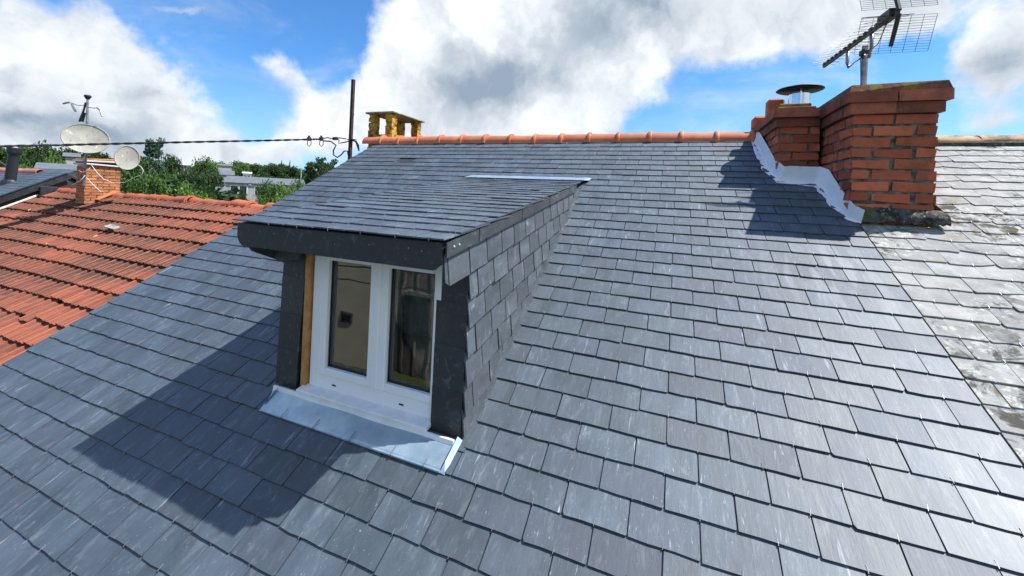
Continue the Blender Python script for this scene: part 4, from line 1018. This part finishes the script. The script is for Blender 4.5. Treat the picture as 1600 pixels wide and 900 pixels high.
# a loose broken tile lying on the slope
bt = PX(182, 362, 10.2)
u_b = 3.47
b_o = RP(-10.47, u_b, .115, RH); mb = MB(); mb.prism([(-.16, -.05, 0), (.15, -.06, 0), (.17, .04, 0), (.02, .075, 0), (-.13, .06, 0)], (0, 0, 0), (0, 0, .02))
o = mb.build('broken_tile', OLDSLATE); o.location = tuple(b_o); o.rotation_euler = (TH-.12, .12, .15); tag(o, 'loose grey broken tile lying on the red tiled slope', 'tile')

# ------------------------------------------------------------------ its brick chimney, dishes and aerial
CO = np.array([-13.35, 5.48, ZC])
c3 = thing('brick_chimney', CO, 'orange brick chimney on the red tiled ridge carrying two satellite dishes', 'chimney')
c3y0, c3y1, c3x0, c3x1 = 5.15, 5.82, -13.56, -13.15
brick_stack(c3, CO, c3x0, c3x1, c3y0, c3y1, ZC-.66, ZC+.27, .0715, .225, OLDBRICK, MORTAR, seed=41, sides='fr')
for i, (g_, z_, m_) in enumerate(((.05, .30, PALEROOF), (.02, .345, DARKMETAL), (.06, .39, PALEROOF), (.03, .44, OLDBRICK))):
    mb = MB(); mb.box(np.array(((c3x0+c3x1)/2, (c3y0+c3y1)/2, ZC+z_))-CO, (c3x1-c3x0+2*g_, c3y1-c3y0+2*g_, .04), R=rotm('X', .03*(i-1)), bev=.008); mb.build('cap_slab', m_, c3)
mb = MB(); mb.prism([RP(c3x1+.0, 4.40, .10, RH)-CO, RP(c3x1+.10, 4.42, .085, RH)-CO, RP(c3x1+.10, 4.80, .09, RH)-CO, RP(c3x1, 4.80, .12, RH)-CO], (0, 0, 0), N*.02); o = mb.build('flashing', OLDBRICK, c3); fix_normals(o.data)

def dish(name, px, py, w, rx, ry, tilt_in_view, nrm, label, feed):
    c = PX(px, py, w); t = thing(name, c, label, 'satellite dish', 'satellite dishes on the orange chimney')
    n = np.array(nrm, float); n /= np.linalg.norm(n); e1 = np.cross([0, 0, 1.], n); e1 /= np.linalg.norm(e1); e2 = np.cross(n, e1)
    a = tilt_in_view; f1 = e1*math.cos(a)+e2*math.sin(a); f2 = -e1*math.sin(a)+e2*math.cos(a)
    V = []; seg = 40; rings = 7; dep = .16*rx
    for off in (0.0, -.012):
        for i in range(rings+1):
            s = i/rings
            for k in range(seg): b = 2*math.pi*k/seg; V.append(f1*rx*s*math.cos(b)+f2*ry*s*math.sin(b)+n*(dep*s*s+off-dep))
    Fc = []; M_ = (rings+1)*seg
    for b0, fl_ in ((0, False), (M_, True)):
        for i in range(rings):
            for k in range(seg):
                q = (b0+i*seg+k, b0+i*seg+(k+1) % seg, b0+(i+1)*seg+(k+1) % seg, b0+(i+1)*seg+k); Fc.append(q[::-1] if not fl_ else q)
    for k in range(seg): Fc.append((rings*seg+k, rings*seg+(k+1) % seg, M_+rings*seg+(k+1) % seg, M_+rings*seg+k))
    mb = MB(); mb.add(V, Fc); d_ = mb.build('reflector', DISH, t, smooth=True); fix_normals(d_.data); d_.data.set_sharp_from_angle(angle=.9)
    mb = MB(); mb.tube([np.array(p) if False else (f1*rx*math.cos(2*math.pi*k/seg)+f2*ry*math.sin(2*math.pi*k/seg)) for k in range(seg+1)], .012, 5); mb.build('rim', DISH, t)
    mb = MB(); mb.tube([-n*(dep+.01), -n*(dep+.14)], .03, 8); mb.box(-n*(dep+.12), (.10, .10, .12)); mb.build('mount', STEEL, t)
    if feed:
        a0 = f1*rx*.70-f2*ry*.62; tipp = a0*.6+n*.5*rx+f1*.22*rx
        mb = MB(); mb.tube([-f2*ry*1.0, -f2*ry*.9+n*.9*rx], .011, 6); mb.build('feed_arm', STEEL, t)
        mb = MB(); mb.tube([-f2*ry*.9+n*.85*rx, -f2*ry*.82+n*.95*rx], .026, 8); mb.build('feed_horn', PVC, t)
    return c, f1, f2, n
d1 = dish('satellite_dish', 134.5, 216.5, 9.35, .395, .345, -.28, (.86, -.42, .26), 'larger oval satellite dish stained grey with lichen behind the cable', False)
d2 = dish('satellite_dish', 199, 246.5, 9.55, .215, .285, 0, (.88, -.42, .15), 'smaller round pale satellite dish at the right of the orange chimney', False)
mb = MB(); mo = PX(133, 288, 9.5)
mb.tube([PX(131, 290, 9.55)-mo, PX(135, 232, 9.5)-mo, PX(137, 150, 9.55)-mo], .022, 8)
am = thing('tv_antenna', mo, 'thin dull mast with small bent arm aerials rising above the larger dish', 'antenna')
mb.build('mast', STEEL, am)
mb = MB(); mb.lathe(PX(137, 152, 9.55)-mo, [(.03, -.05), (.07, .02), (.06, .05), (.02, .06)], 10); mb.build('mast_head', DARKMETAL, am)
mb = MB(); mb.tube([PX(124, 190, 9.55)-mo, PX(131, 172, 9.55)-mo, PX(134, 160, 9.55)-mo], .02, 6); mb.tube([PX(128, 190, 9.55)-mo, PX(132, 176, 9.55)-mo], .03, 6); mb.build('strut', DARKMETAL, am)
for pts in (((134, 164), (122, 165), (112, 161)), ((138, 168), (148, 169), (152, 168))):
    mb = MB(); mb.tube([PX(a, b, 9.55)-mo for a, b in pts], .009, 6); mb.build('arm', STEEL, am)
for pts in (((99, 162), (104, 160.5), (109, 160)), ((112, 162), (114.5, 168), (118, 174)), ((152, 168.5), (157, 173), (160, 182))):
    mb = MB(); mb.tube([PX(a, b, 9.5)-mo for a, b in pts], .022, 6); mb.build('aerial_blade', STEEL, am)
dc = PX(140, 262, 9.3)
mb = MB(); mb.tube([PX(a, b, 9.3)-dc for a, b in ((143, 258), (152, 270), (162, 280), (175, 285), (195, 285), (210, 277), (222, 273), (224, 266), (220, 260), (216, 258))], .0048, 6)
mb.tube([PX(a, b, 9.25)-dc for a, b in ((135, 277), (145, 288), (158, 300))], .0048, 6); mb.tube([PX(a, b, 9.35)-dc for a, b in ((122, 266), (128, 269), (136, 267), (141, 262))], .0048, 6); mb.tube([PX(a, b, 9.35)-dc for a, b in ((133, 274), (125, 283), (112, 289))], .0048, 6)
o = mb.build('dish_cable', PVC, smooth=True); o.location = tuple(dc); tag(o, 'white cable looping across the orange chimney from the smaller dish', 'cable')

# ------------------------------------------------------------------ dark slate house at the far left
DH = 2.82; DU = 5.17; DXE = -15.98
D_O = np.array([-20., 5.8, 0.])
dk = thing('dark_slate_house', D_O, 'dark slate roofed house with black verge board at the left edge', 'house')
dsv = slate_variants('slate', .235-.004, .135*2.3, .007, SLATE, NVAR, seed=23)
slate_field(dk, D_O, -24.0, DXE+.01, .8, DU-.02, .235, .135, .8, -24.0, dsv, .135*2.3, .007, DH, [], [], SLATE, .002, 140, hooks=False)
plain_house(dk, D_O, -24.2, DXE-.02, DU, DH, .006, DECK, DARKWALL, -1.0)
mb = MB(); mb.prism([RP(DXE, -.9, -.15, DH)-D_O, RP(DXE, DU, -.15, DH)-D_O, RP(DXE, DU, -.01, DH)-D_O, RP(DXE, -.9, -.01, DH)-D_O], (0, 0, 0), (.03, 0, 0)); o = mb.build('verge_board', DARKMETAL, dk); fix_normals(o.data)
mb = MB(); mb.prism([RP(DXE-.05, -.9, .012, DH)-D_O, RP(DXE-.05, DU, .012, DH)-D_O, RP(DXE-.05, DU, .03, DH)-D_O, RP(DXE-.05, -.9, .03, DH)-D_O], (0, 0, 0), (.09, 0, 0)); o = mb.build('verge_capping', DARKMETAL, dk); fix_normals(o.data)
mb = MB(); mb.box(RP(DXE+.03, 4.55, -.35, DH)-D_O, (.10, .35, .45), bev=.01); mb.build('eave_box', DARKMETAL, dk)
dry = yz(DU, -.02, DH)
drm = ridge_tile_mesh('ridge_tile', .45, .12, RIDGE, False, .2)
for i in range(14): link('ridge_tile', drm, dk, Matrix.Translation(Vector(np.array((-23.6+i*.43, dry[0], dry[1]+random.gauss(0, .006)))-D_O)))
fo = PX(15, 288, 11.4)
fl = thing('flue_stack', fo, 'black flue pipe standing on the dark slate roof', 'flue')
top = PX(23.5, 231, 11.4)-fo
mb = MB(); ax_ = top/np.linalg.norm(top); mb.tube([ax_*-.15, top*.86], .115, 16); mb.build('pipe', BLACK, fl, smooth=True).data.set_sharp_from_angle(angle=.7)
mb = MB(); mb.tube([top*.82, top*.86, top*.87, top], [.135, .135, .155, .155], 16); mb.build('terminal', BLACK, fl)
mb = MB(); mb.tube([ax_*-.16, ax_*.10, ax_*.14], [.24, .17, .13], 16); mb.build('collar', ALU, fl)

# ------------------------------------------------------------------ ground, far hillside, trees, buildings
def gz(x, y):
    d = math.hypot(x, y); s = max(0., min(1., (d-28)/60.)); s = s*s*(3-2*s)
    hill = 13.5*max(0., min(1., (d-85)/160.))**1.2 if y > -20 else 0
    return -3.2*s+hill*(1 if d < 400 else max(.2, 1-(d-400)/900))
def terrain():
    rad = [0, 12, 25, 40, 55, 70, 90, 115, 145, 180, 220, 270, 340, 430, 560, 800, 1300, 2200, 4000]; na = 72; V = [(0, 0, 0)]; Fc = []
    for r in rad[1:]:
        for k in range(na):
            a = 2*math.pi*k/na; x_, y_ = r*math.cos(a), r*math.sin(a); V.append((x_, y_, gz(x_, y_)+(.8*math.sin(x_*.05)*math.cos(y_*.06) if r > 90 else 0)))
    for k in range(na): Fc.append((0, 1+k, 1+(k+1) % na))
    for i in range(len(rad)-2):
        for k in range(na): a = 1+i*na+k; b = 1+i*na+(k+1) % na; Fc.append((a, a+na, b+na, b))
    mb = MB(); mb.add(V, Fc); o = mb.build('ground', GROUND, smooth=True, kind='structure')
terrain()

def crown_mesh(name, m_, seed, nclump=70, leaves=42, leaf=.13, shape='round', flat=1.0):
    """unit crown about 2 wide and 2 high: leaf sprays round many uneven clump centres"""
    rng = np.random.default_rng(seed); V = []; Fc = []; T = []
    for c in range(nclump):
        d = rng.normal(size=3); d /= np.linalg.norm(d); rr = (.35+.65*rng.random()**.5)
        p = d*rr*np.array([.82, .82, .86])
        if shape == 'cone': h = rng.random(); a = rng.random()*6.28; r = (1-h)*.72*(.4+.6*rng.random()); p = np.array([r*math.cos(a), r*math.sin(a), h*2-1.0])
        if shape == 'umbrella': a = rng.random()*6.28; r = .95*rng.random()**.5; p = np.array([r*math.cos(a), r*math.sin(a), .62+.25*(1-r*r)+.1*rng.normal()])
        if shape == 'cedar': h = rng.integers(0, 6)/5; a = rng.random()*6.28; r = (1.0-.75*h)*rng.random()**.5; p = np.array([r*math.cos(a), r*math.sin(a), h*1.8-.9+.08*rng.normal()])
        cr = (.20+.18*rng.random())*(.6 if shape in ('cone', 'umbrella', 'cedar') else 1); ct = np.clip(rng.normal(.5, .25), 0, 1)
        n = int(leaves*(.6+.8*rng.random()))
        for l in range(n):
            q = rng.normal(size=3); q /= np.linalg.norm(q); q = p+q*cr*rng.random()**.4*np.array([1, 1, .75 if shape == 'round' else .35])
            nn = rng.normal(size=3)+np.array([0, 0, .9]); nn /= np.linalg.norm(nn); e1 = np.cross(nn, rng.normal(size=3)); e1 /= np.linalg.norm(e1); e2 = np.cross(nn, e1)
            s = leaf*(.5+.8*rng.random()); b = len(V); q[2] *= 1
            V += [q-e1*s*.5, q+e2*s*.28, q+e1*s*.5, q-e2*s*.28]; Fc.append((b, b+1, b+2, b+3)); T.append(min(1, max(0, ct+rng.normal()*.15)))
    return mesh(name, V, Fc, m_, tone=np.array(T, dtype=np.float32))
CROWNS = {}
for nm, m_ in (('bright', LEAF_BRIGHT), ('mid', LEAF_MID), ('dark', LEAF_DARK)):
    CROWNS[nm] = [crown_mesh('crown', m_, 50+7*k+len(nm), 110, 84, .105) for k in range(3)]
CROWNS['cedar'] = [crown_mesh('crown', LEAF_BLUE, 90, 170, 80, .085, 'cedar')]
COARSE = [crown_mesh('crown', LEAF_DARK, 150+k, 90, 26, .17) for k in range(3)]
CROWNS['umbrella'] = [crown_mesh('crown', LEAF_DARK, 93, 60, 44, .10, 'umbrella')]
CROWNS['cone'] = [crown_mesh('crown', LEAF_DARK, 96, 70, 40, .09, 'cone')]
def trunk_mesh(h, seed):
    rng = random.Random(seed); mb = MB(); r = .05*h
    mb.tube([(0, 0, -.3), (0, 0, h*.12), (rng.gauss(0, .02)*h, rng.gauss(0, .02)*h, h*.45), (rng.gauss(0, .03)*h, rng.gauss(0, .03)*h, h*.8)], [r*1.4, r, r*.8, r*.3], 8)
    for k in range(6):
        a = k*1.05+rng.random(); z_ = h*(.3+.07*k); mb.tube([(0, 0, z_), (math.cos(a)*h*.12, math.sin(a)*h*.12, z_+h*.1), (math.cos(a)*h*.26, math.sin(a)*h*.26, z_+h*.24)], [r*.5, r*.35, r*.12], 5)
    return mb
def tree(px, ptop, D, wpx, kind, label, pbot=None, name='tree', group='trees on the far hillside'):
    top = far_at(px, ptop, D); wd = np.linalg.norm(far_at(px+wpx/2, ptop, D)[:2]-far_at(px-wpx/2, ptop, D)[:2]); g = gz(top[0], top[1]); H = max(2.0, top[2]-g)
    t = thing(name, (top[0], top[1], g), label, 'tree', group)
    trunk_mesh(H, int(px*3+D)).build('trunk', BARK, t)
    me = random.choice(CROWNS[kind]); ch_ = min(H*.9, max(wd*1.0, H*.82)) if kind in ('bright', 'mid', 'dark') else H*.92
    zc = H-ch_/2
    c = link('crown', me, t, Matrix.Translation((0, 0, zc))@Matrix.Rotation(random.random()*6.28, 4, 'Z')@Matrix.Diagonal((wd/2*1.5, wd/2*1.5, ch_/2*1.08, 1)))
    return t
TREES = [
 (70, 226, 70, 60, 'dark', 'dark broad tree rising behind the larger satellite dish'), (20, 246, 80, 46, 'dark', 'dark low tree behind the black flue pipe'), (112, 228, 85, 50, 'dark', 'dark tree half hidden by the larger satellite dish'),
 (88, 240, 48, 52, 'bright', 'bright yellow green tree between the black flue pipe and the dishes'), (40, 254, 45, 34, 'bright', 'light green bush just above the far left orange ridge'), (150, 244, 70, 40, 'dark', 'dark tree behind the orange chimney'),
 (240, 234, 62, 62, 'cedar', 'bluish cedar tree right of the smaller dish'), (215, 252, 46, 44, 'mid', 'green tree directly below the smaller dish'), (232, 270, 36, 60, 'mid', 'dense green tree over the red ridge beside the orange chimney'),
 (270, 244, 90, 40, 'dark', 'dark tree beyond the cedar near the skyline'), (296, 258, 70, 48, 'dark', 'dark rounded tree in the middle of the hillside'), (320, 246, 110, 40, 'mid', 'mid green tree on the skyline above the pale roof'), (330, 262, 80, 38, 'dark', 'dark tree left of the grey roofed hillside house'),
 (262, 268, 52, 50, 'mid', 'leafy tree low between cedar and bright tree'), (302, 285, 34, 54, 'bright', 'bright leafy tree in front just over the red ridge'), (345, 253, 140, 36, 'mid', 'small skyline tree left of the gap in the hill trees'),
 (372, 252, 150, 34, 'mid', 'mid green skyline tree above the white building'), (336, 274, 80, 20, 'dark', 'dark tree beside the white building gable'), (400, 257, 160, 34, 'dark', 'dark skyline tree right of the pale hilltop notch'), (428, 256, 165, 34, 'dark', 'dark skyline tree above the long grey roof'),
 (452, 257, 170, 34, 'dark', 'dark skyline tree beside the thin pole'), (470, 264, 175, 26, 'dark', 'last small dark tree at the right end of the skyline'), (440, 253, 168, 7, 'cone', 'slim pointed conifer on the skyline'), (453, 253, 168, 6, 'cone', 'second slim conifer right of the first on the skyline'),
 (378, 292, 44, 15, 'dark', 'small dark tree in front of the white gable wall'), (420, 283, 52, 30, 'mid', 'round green tree before the long grey roof'), (446, 286, 54, 38, 'bright', 'fresh green tree right of the round green tree'), (468, 284, 60, 34, 'mid', 'green tree close to the slate roof edge'),
 (410, 307, 34, 28, 'bright', 'low bright bush over the right end of the red ridge'), (440, 302, 34, 46, 'bright', 'bright hedge bush beside the slate roof edge'), (333, 308, 32, 16, 'mid', 'low bush left of the white gable just over the red ridge'),
 (512, 262, 90, 30, 'dark', 'dark bush under the umbrella pine'), (490, 268, 95, 26, 'dark', 'dark bush left under the umbrella pine')]
for tr in TREES: tree(*tr)
tree(503, 252.5, 95, 36, 'umbrella', 'flat topped umbrella pine at the slate roof edge', name='pine_tree', group=None)

# woods that close the gaps on the far hill: one mass
def wood():
    rng = np.random.default_rng(77); V = []; Fc = []; T = []; MI = []
    src = COARSE
    data = [(np.array([v.co[:] for v in me.vertices]), [tuple(p.vertices) for p in me.polygons]) for me in src]; b = 0
    for i in range(510):
        az_ = rng.uniform(-95, -30); D = rng.uniform(105, 330); a = math.radians(az_)
        if i >= 420:
            r_ = ray(rng.uniform(290, 530), 300); a = math.atan2(r_[0], r_[1]); D = rng.uniform(125, 190)
        elif i >= 260:
            r_ = ray(rng.uniform(150, 305), 300); a = math.atan2(r_[0], r_[1]); D = rng.uniform(50, 105)
        elif i >= 230:
            r_ = ray(rng.uniform(-60, 110), 300); a = math.atan2(r_[0], r_[1]); D = rng.uniform(70, 110)
        x_, y_ = D*math.sin(a), D*math.cos(a); g = gz(x_, y_)
        k = int(rng.integers(0, 3)); P, F_ = data[k]; s = rng.uniform(4, 7.5); h = rng.uniform(3.0, 4.6)
        sel = slice(0, len(F_), 1); Q = P*np.array([s, s, h])+np.array([x_, y_, g+h*.9])
        f2 = [tuple(j+b for j in f) for f in F_[sel]]; V.append(Q); Fc += f2; T += [rng.random()]*len(f2); MI += [0 if k != 1 else 1]*len(f2); b += len(Q)
    me = mesh('hillside_wood', np.concatenate(V), Fc, [LEAF_DARK, LEAF_MID], MI, tone=np.array(T, dtype=np.float32))
    o = link('hillside_wood', me, kind='stuff'); o['label'] = 'dense wood covering the far hillside behind the single trees'; o['category'] = 'wood'
wood()

def far_house(name, px0, px1, ptop, peave, D, rot, depth, wallm, roofm, label, windows=(), extra=None, gable=False, group=None):
    a, b = far_at(px0, peave, D), far_at(px1, peave, D*1.0); c = (a+b)/2; w = np.linalg.norm((b-a)[:2]); ze = c[2]; zr = far_at((px0+px1)/2, ptop, D+depth/2)[2]
    g = gz(c[0], c[1])-1; ang = math.atan2((b-a)[1], (b-a)[0])+rot
    t = thing(name, (c[0], c[1], g), label, 'building', group, ang)
    he = ze-g; hr = max(zr-g, he+.4)
    mb = MB(); mb.box((0, depth/2, he/2), (w, depth, he)); mb.build('wall', wallm, t)
    mb = MB(); ov = .25
    mb.add([(-w/2-ov, -ov, he), (w/2+ov, -ov, he), (w/2+ov, depth+ov, he), (-w/2-ov, depth+ov, he), (-w/2-ov, depth/2, hr), (w/2+ov, depth/2, hr), ], [(0, 1, 5, 4), (2, 3, 4, 5), (0, 4, 3), (1, 2, 5), (3, 2, 1, 0)]); mb.build('roof', roofm, t)
    for (fx, zt, ww, hh) in windows:
        mb = MB(); mb.box((fx*w, -.012, he-zt), (ww+.16, .05, hh+.16)); f = mb.build('window', PVC, t)
        mb = MB(); mb.box((fx*w, -.03, he-zt), (ww, .04, hh)); mb.build('pane', PANE_DARK, f)
    return t
wb = far_house('white_building', 353, 475, 277.5, 287.5, 66, .0, 9, RENDER, GREYROOF, 'long pale rendered building with grey roof among the trees', ((-.40, 1.0, .8, 1.1), (-.29, 1.0, .8, 1.1), (-.1, 1.0, .8, 1.1), (.1, 1.0, .8, 1.1)))
far_house('grey_roofed_house', 335, 365, 266, 273, 120, .0, 10, RENDER, GREYROOF, 'hillside house with a long blue grey roof left of the white building')
far_house('flat_roofed_house', 380, 392, 268.5, 271, 105, 0, 5, PVC, PALEROOF, 'small white house with flat pale roof behind the long grey roof', ((-.2, .9, .5, .9), (.25, .9, .5, .9)))
far_house('pale_roofed_house', 340, 362, 256, 259, 135, 0, 8, RENDER, GREYROOF, 'pale roofed house high on the hill near the skyline')
far_house('pale_long_house', 279, 298, 255, 258, 110, 0, 6, RENDER, PALEROOF, 'low house with pale flat roof half hidden by dark hill trees')
far_house('hill_house', 102, 122, 239, 245, 75, 0, 6, RENDER, GREYROOF, 'pale house glimpsed under the larger satellite dish')
far_house('grey_low_house', 64, 128, 257, 266, 32, 0, 6, RENDER, GREYROOF, 'low house with plain grey roof behind the far left orange ridge')
far_house('lean_to_house', 335, 352, 292, 302, 55, 0, 6, RENDER, GREYROOF, 'low grey roofed outbuilding left of the white gable wall')
lp = far_at(402, 300, 42); lg = gz(lp[0], lp[1]); lt = thing('street_lamp', (lp[0], lp[1], lg), 'slender pale street lamp with curved arm before the green trees', 'street lamp')
mb = MB(); h = far_at(401, 299, 42)[2]-lg; mb.tube([(0, 0, 0), (0, 0, h)], [.035, .022], 8); mb.build('post', STEEL, lt)
mb = MB(); dx = far_at(390, 292, 42)-lp; mb.tube([(0, 0, h), (dx[0]*.3, dx[1]*.3, h+.25), (dx[0], dx[1], h+.55)], .016, 6); mb.build('arm', STEEL, lt)
mb = MB(); mb.box((dx[0], dx[1], h+.54), (.22, .10, .06), bev=.015); mb.build('lamp_head', PALEROOF, lt)
pp = far_at(471, 262, 130); pg = gz(pp[0], pp[1]); mb = MB(); mb.tube([(0, 0, 0), (0, 0, pp[2]-pg)], .11, 6); 
for z_ in (.3, 1.2): mb.box((0, 0, pp[2]-pg-z_), (1.4, .1, .1))
o = mb.build('utility_pole', PALEROOF); o.location = (pp[0], pp[1], pg); tag(o, 'thin pale utility pole on the far skyline', 'pole')

# ------------------------------------------------------------------ the street side behind the camera, seen only in the window glass
oo = np.array([-16.0, -8.5, 0]); op = thing('cream_house', oo, 'cream rendered house across the street mirrored in the left window pane', 'house')
mb = MB(); mb.box((0, -4, 3.6), (12.4, 8, 7.2)); mb.build('wall', CREAM, op)
mb = MB(); mb.add([(-6.5, .3, 7.1), (6.3, .3, 7.1), (6.3, -8.3, 7.1), (-6.5, -8.3, 7.1), (-6.5, -4, 9.8), (6.3, -4, 9.8)], [(0, 1, 5, 4), (2, 3, 4, 5), (0, 4, 3), (1, 2, 5), (3, 2, 1, 0)]); mb.build('roof', GREYROOF, op)
for x_, z_, w__, h__ in ((5.0, 1.75, .42, .20), (3.6, .9, .9, 1.8), (0, 2.4, 1.3, 1.4), (-3.5, 2.4, 1.3, 1.4), (0, 5.4, 1.3, 1.4), (-3.5, 5.4, 1.3, 1.4), (4, 5.4, 1.3, 1.4)):
    mb = MB(); mb.box((x_, .01, z_), (w__+.16, .08, h__+.16)); w_ = mb.build('window', MORTAR, op); mb = MB(); mb.box((x_, .04, z_), (w__, .05, h__)); mb.build('pane', PANE_DARK, w_)
o2 = np.array([-6.0, -8.9, 0]); op2 = thing('brown_house', o2, 'dark brown boarded house added across the street to darken the right window pane', 'house')  # unseen house added so the right pane reflects something dark
mb = MB(); mb.box((0, -4, 2.9), (7.0, 8, 5.8)); mb.build('wall', BROWNWALL, op2)
mb = MB(); mb.add([(-3.7, .3, 5.7), (3.7, .3, 5.7), (3.7, -8.3, 5.7), (-3.7, -8.3, 5.7), (-3.7, -4, 8.6), (3.7, -4, 8.6)], [(0, 1, 5, 4), (2, 3, 4, 5), (0, 4, 3), (1, 2, 5), (3, 2, 1, 0)]); mb.build('roof', GREYROOF, op2)
for x_ in np.arange(-3.3, 3.4, .55):
    mb = MB(); mb.box((x_, .03, 2.7), (.07, .06, 5.3)); mb.build('batten', MORTAR, op2)
for x_ in (-2.1, .6):
    mb = MB(); mb.box((x_, .05, 2.2), (1.1, .1, 1.5)); w_ = mb.build('window', MORTAR, op2); mb = MB(); mb.box((x_, .08, 2.2), (.95, .1, 1.3)); mb.build('pane', PANE_DARK, w_)
for z_ in (3.7, 4.15):
    mb = MB(); mb.tube([(-30, 0, .25), (-10, 0, 0), (10, 0, .2)], .02, 5); o = mb.build('street_cable', BLACK); o.location = (0, -6.5, z_); tag(o, 'black street cable before the cream house, %s of the pair' % ('lower' if z_ < 4 else 'upper'), 'cable')
mb = MB(); mb.box((0, -5, 0.012), (60, 5, .02)); o = mb.build('road', simple('asphalt', (.045, .045, .047), (.06, .06, .062), 30, .9, 0, .3, .004), kind='structure')
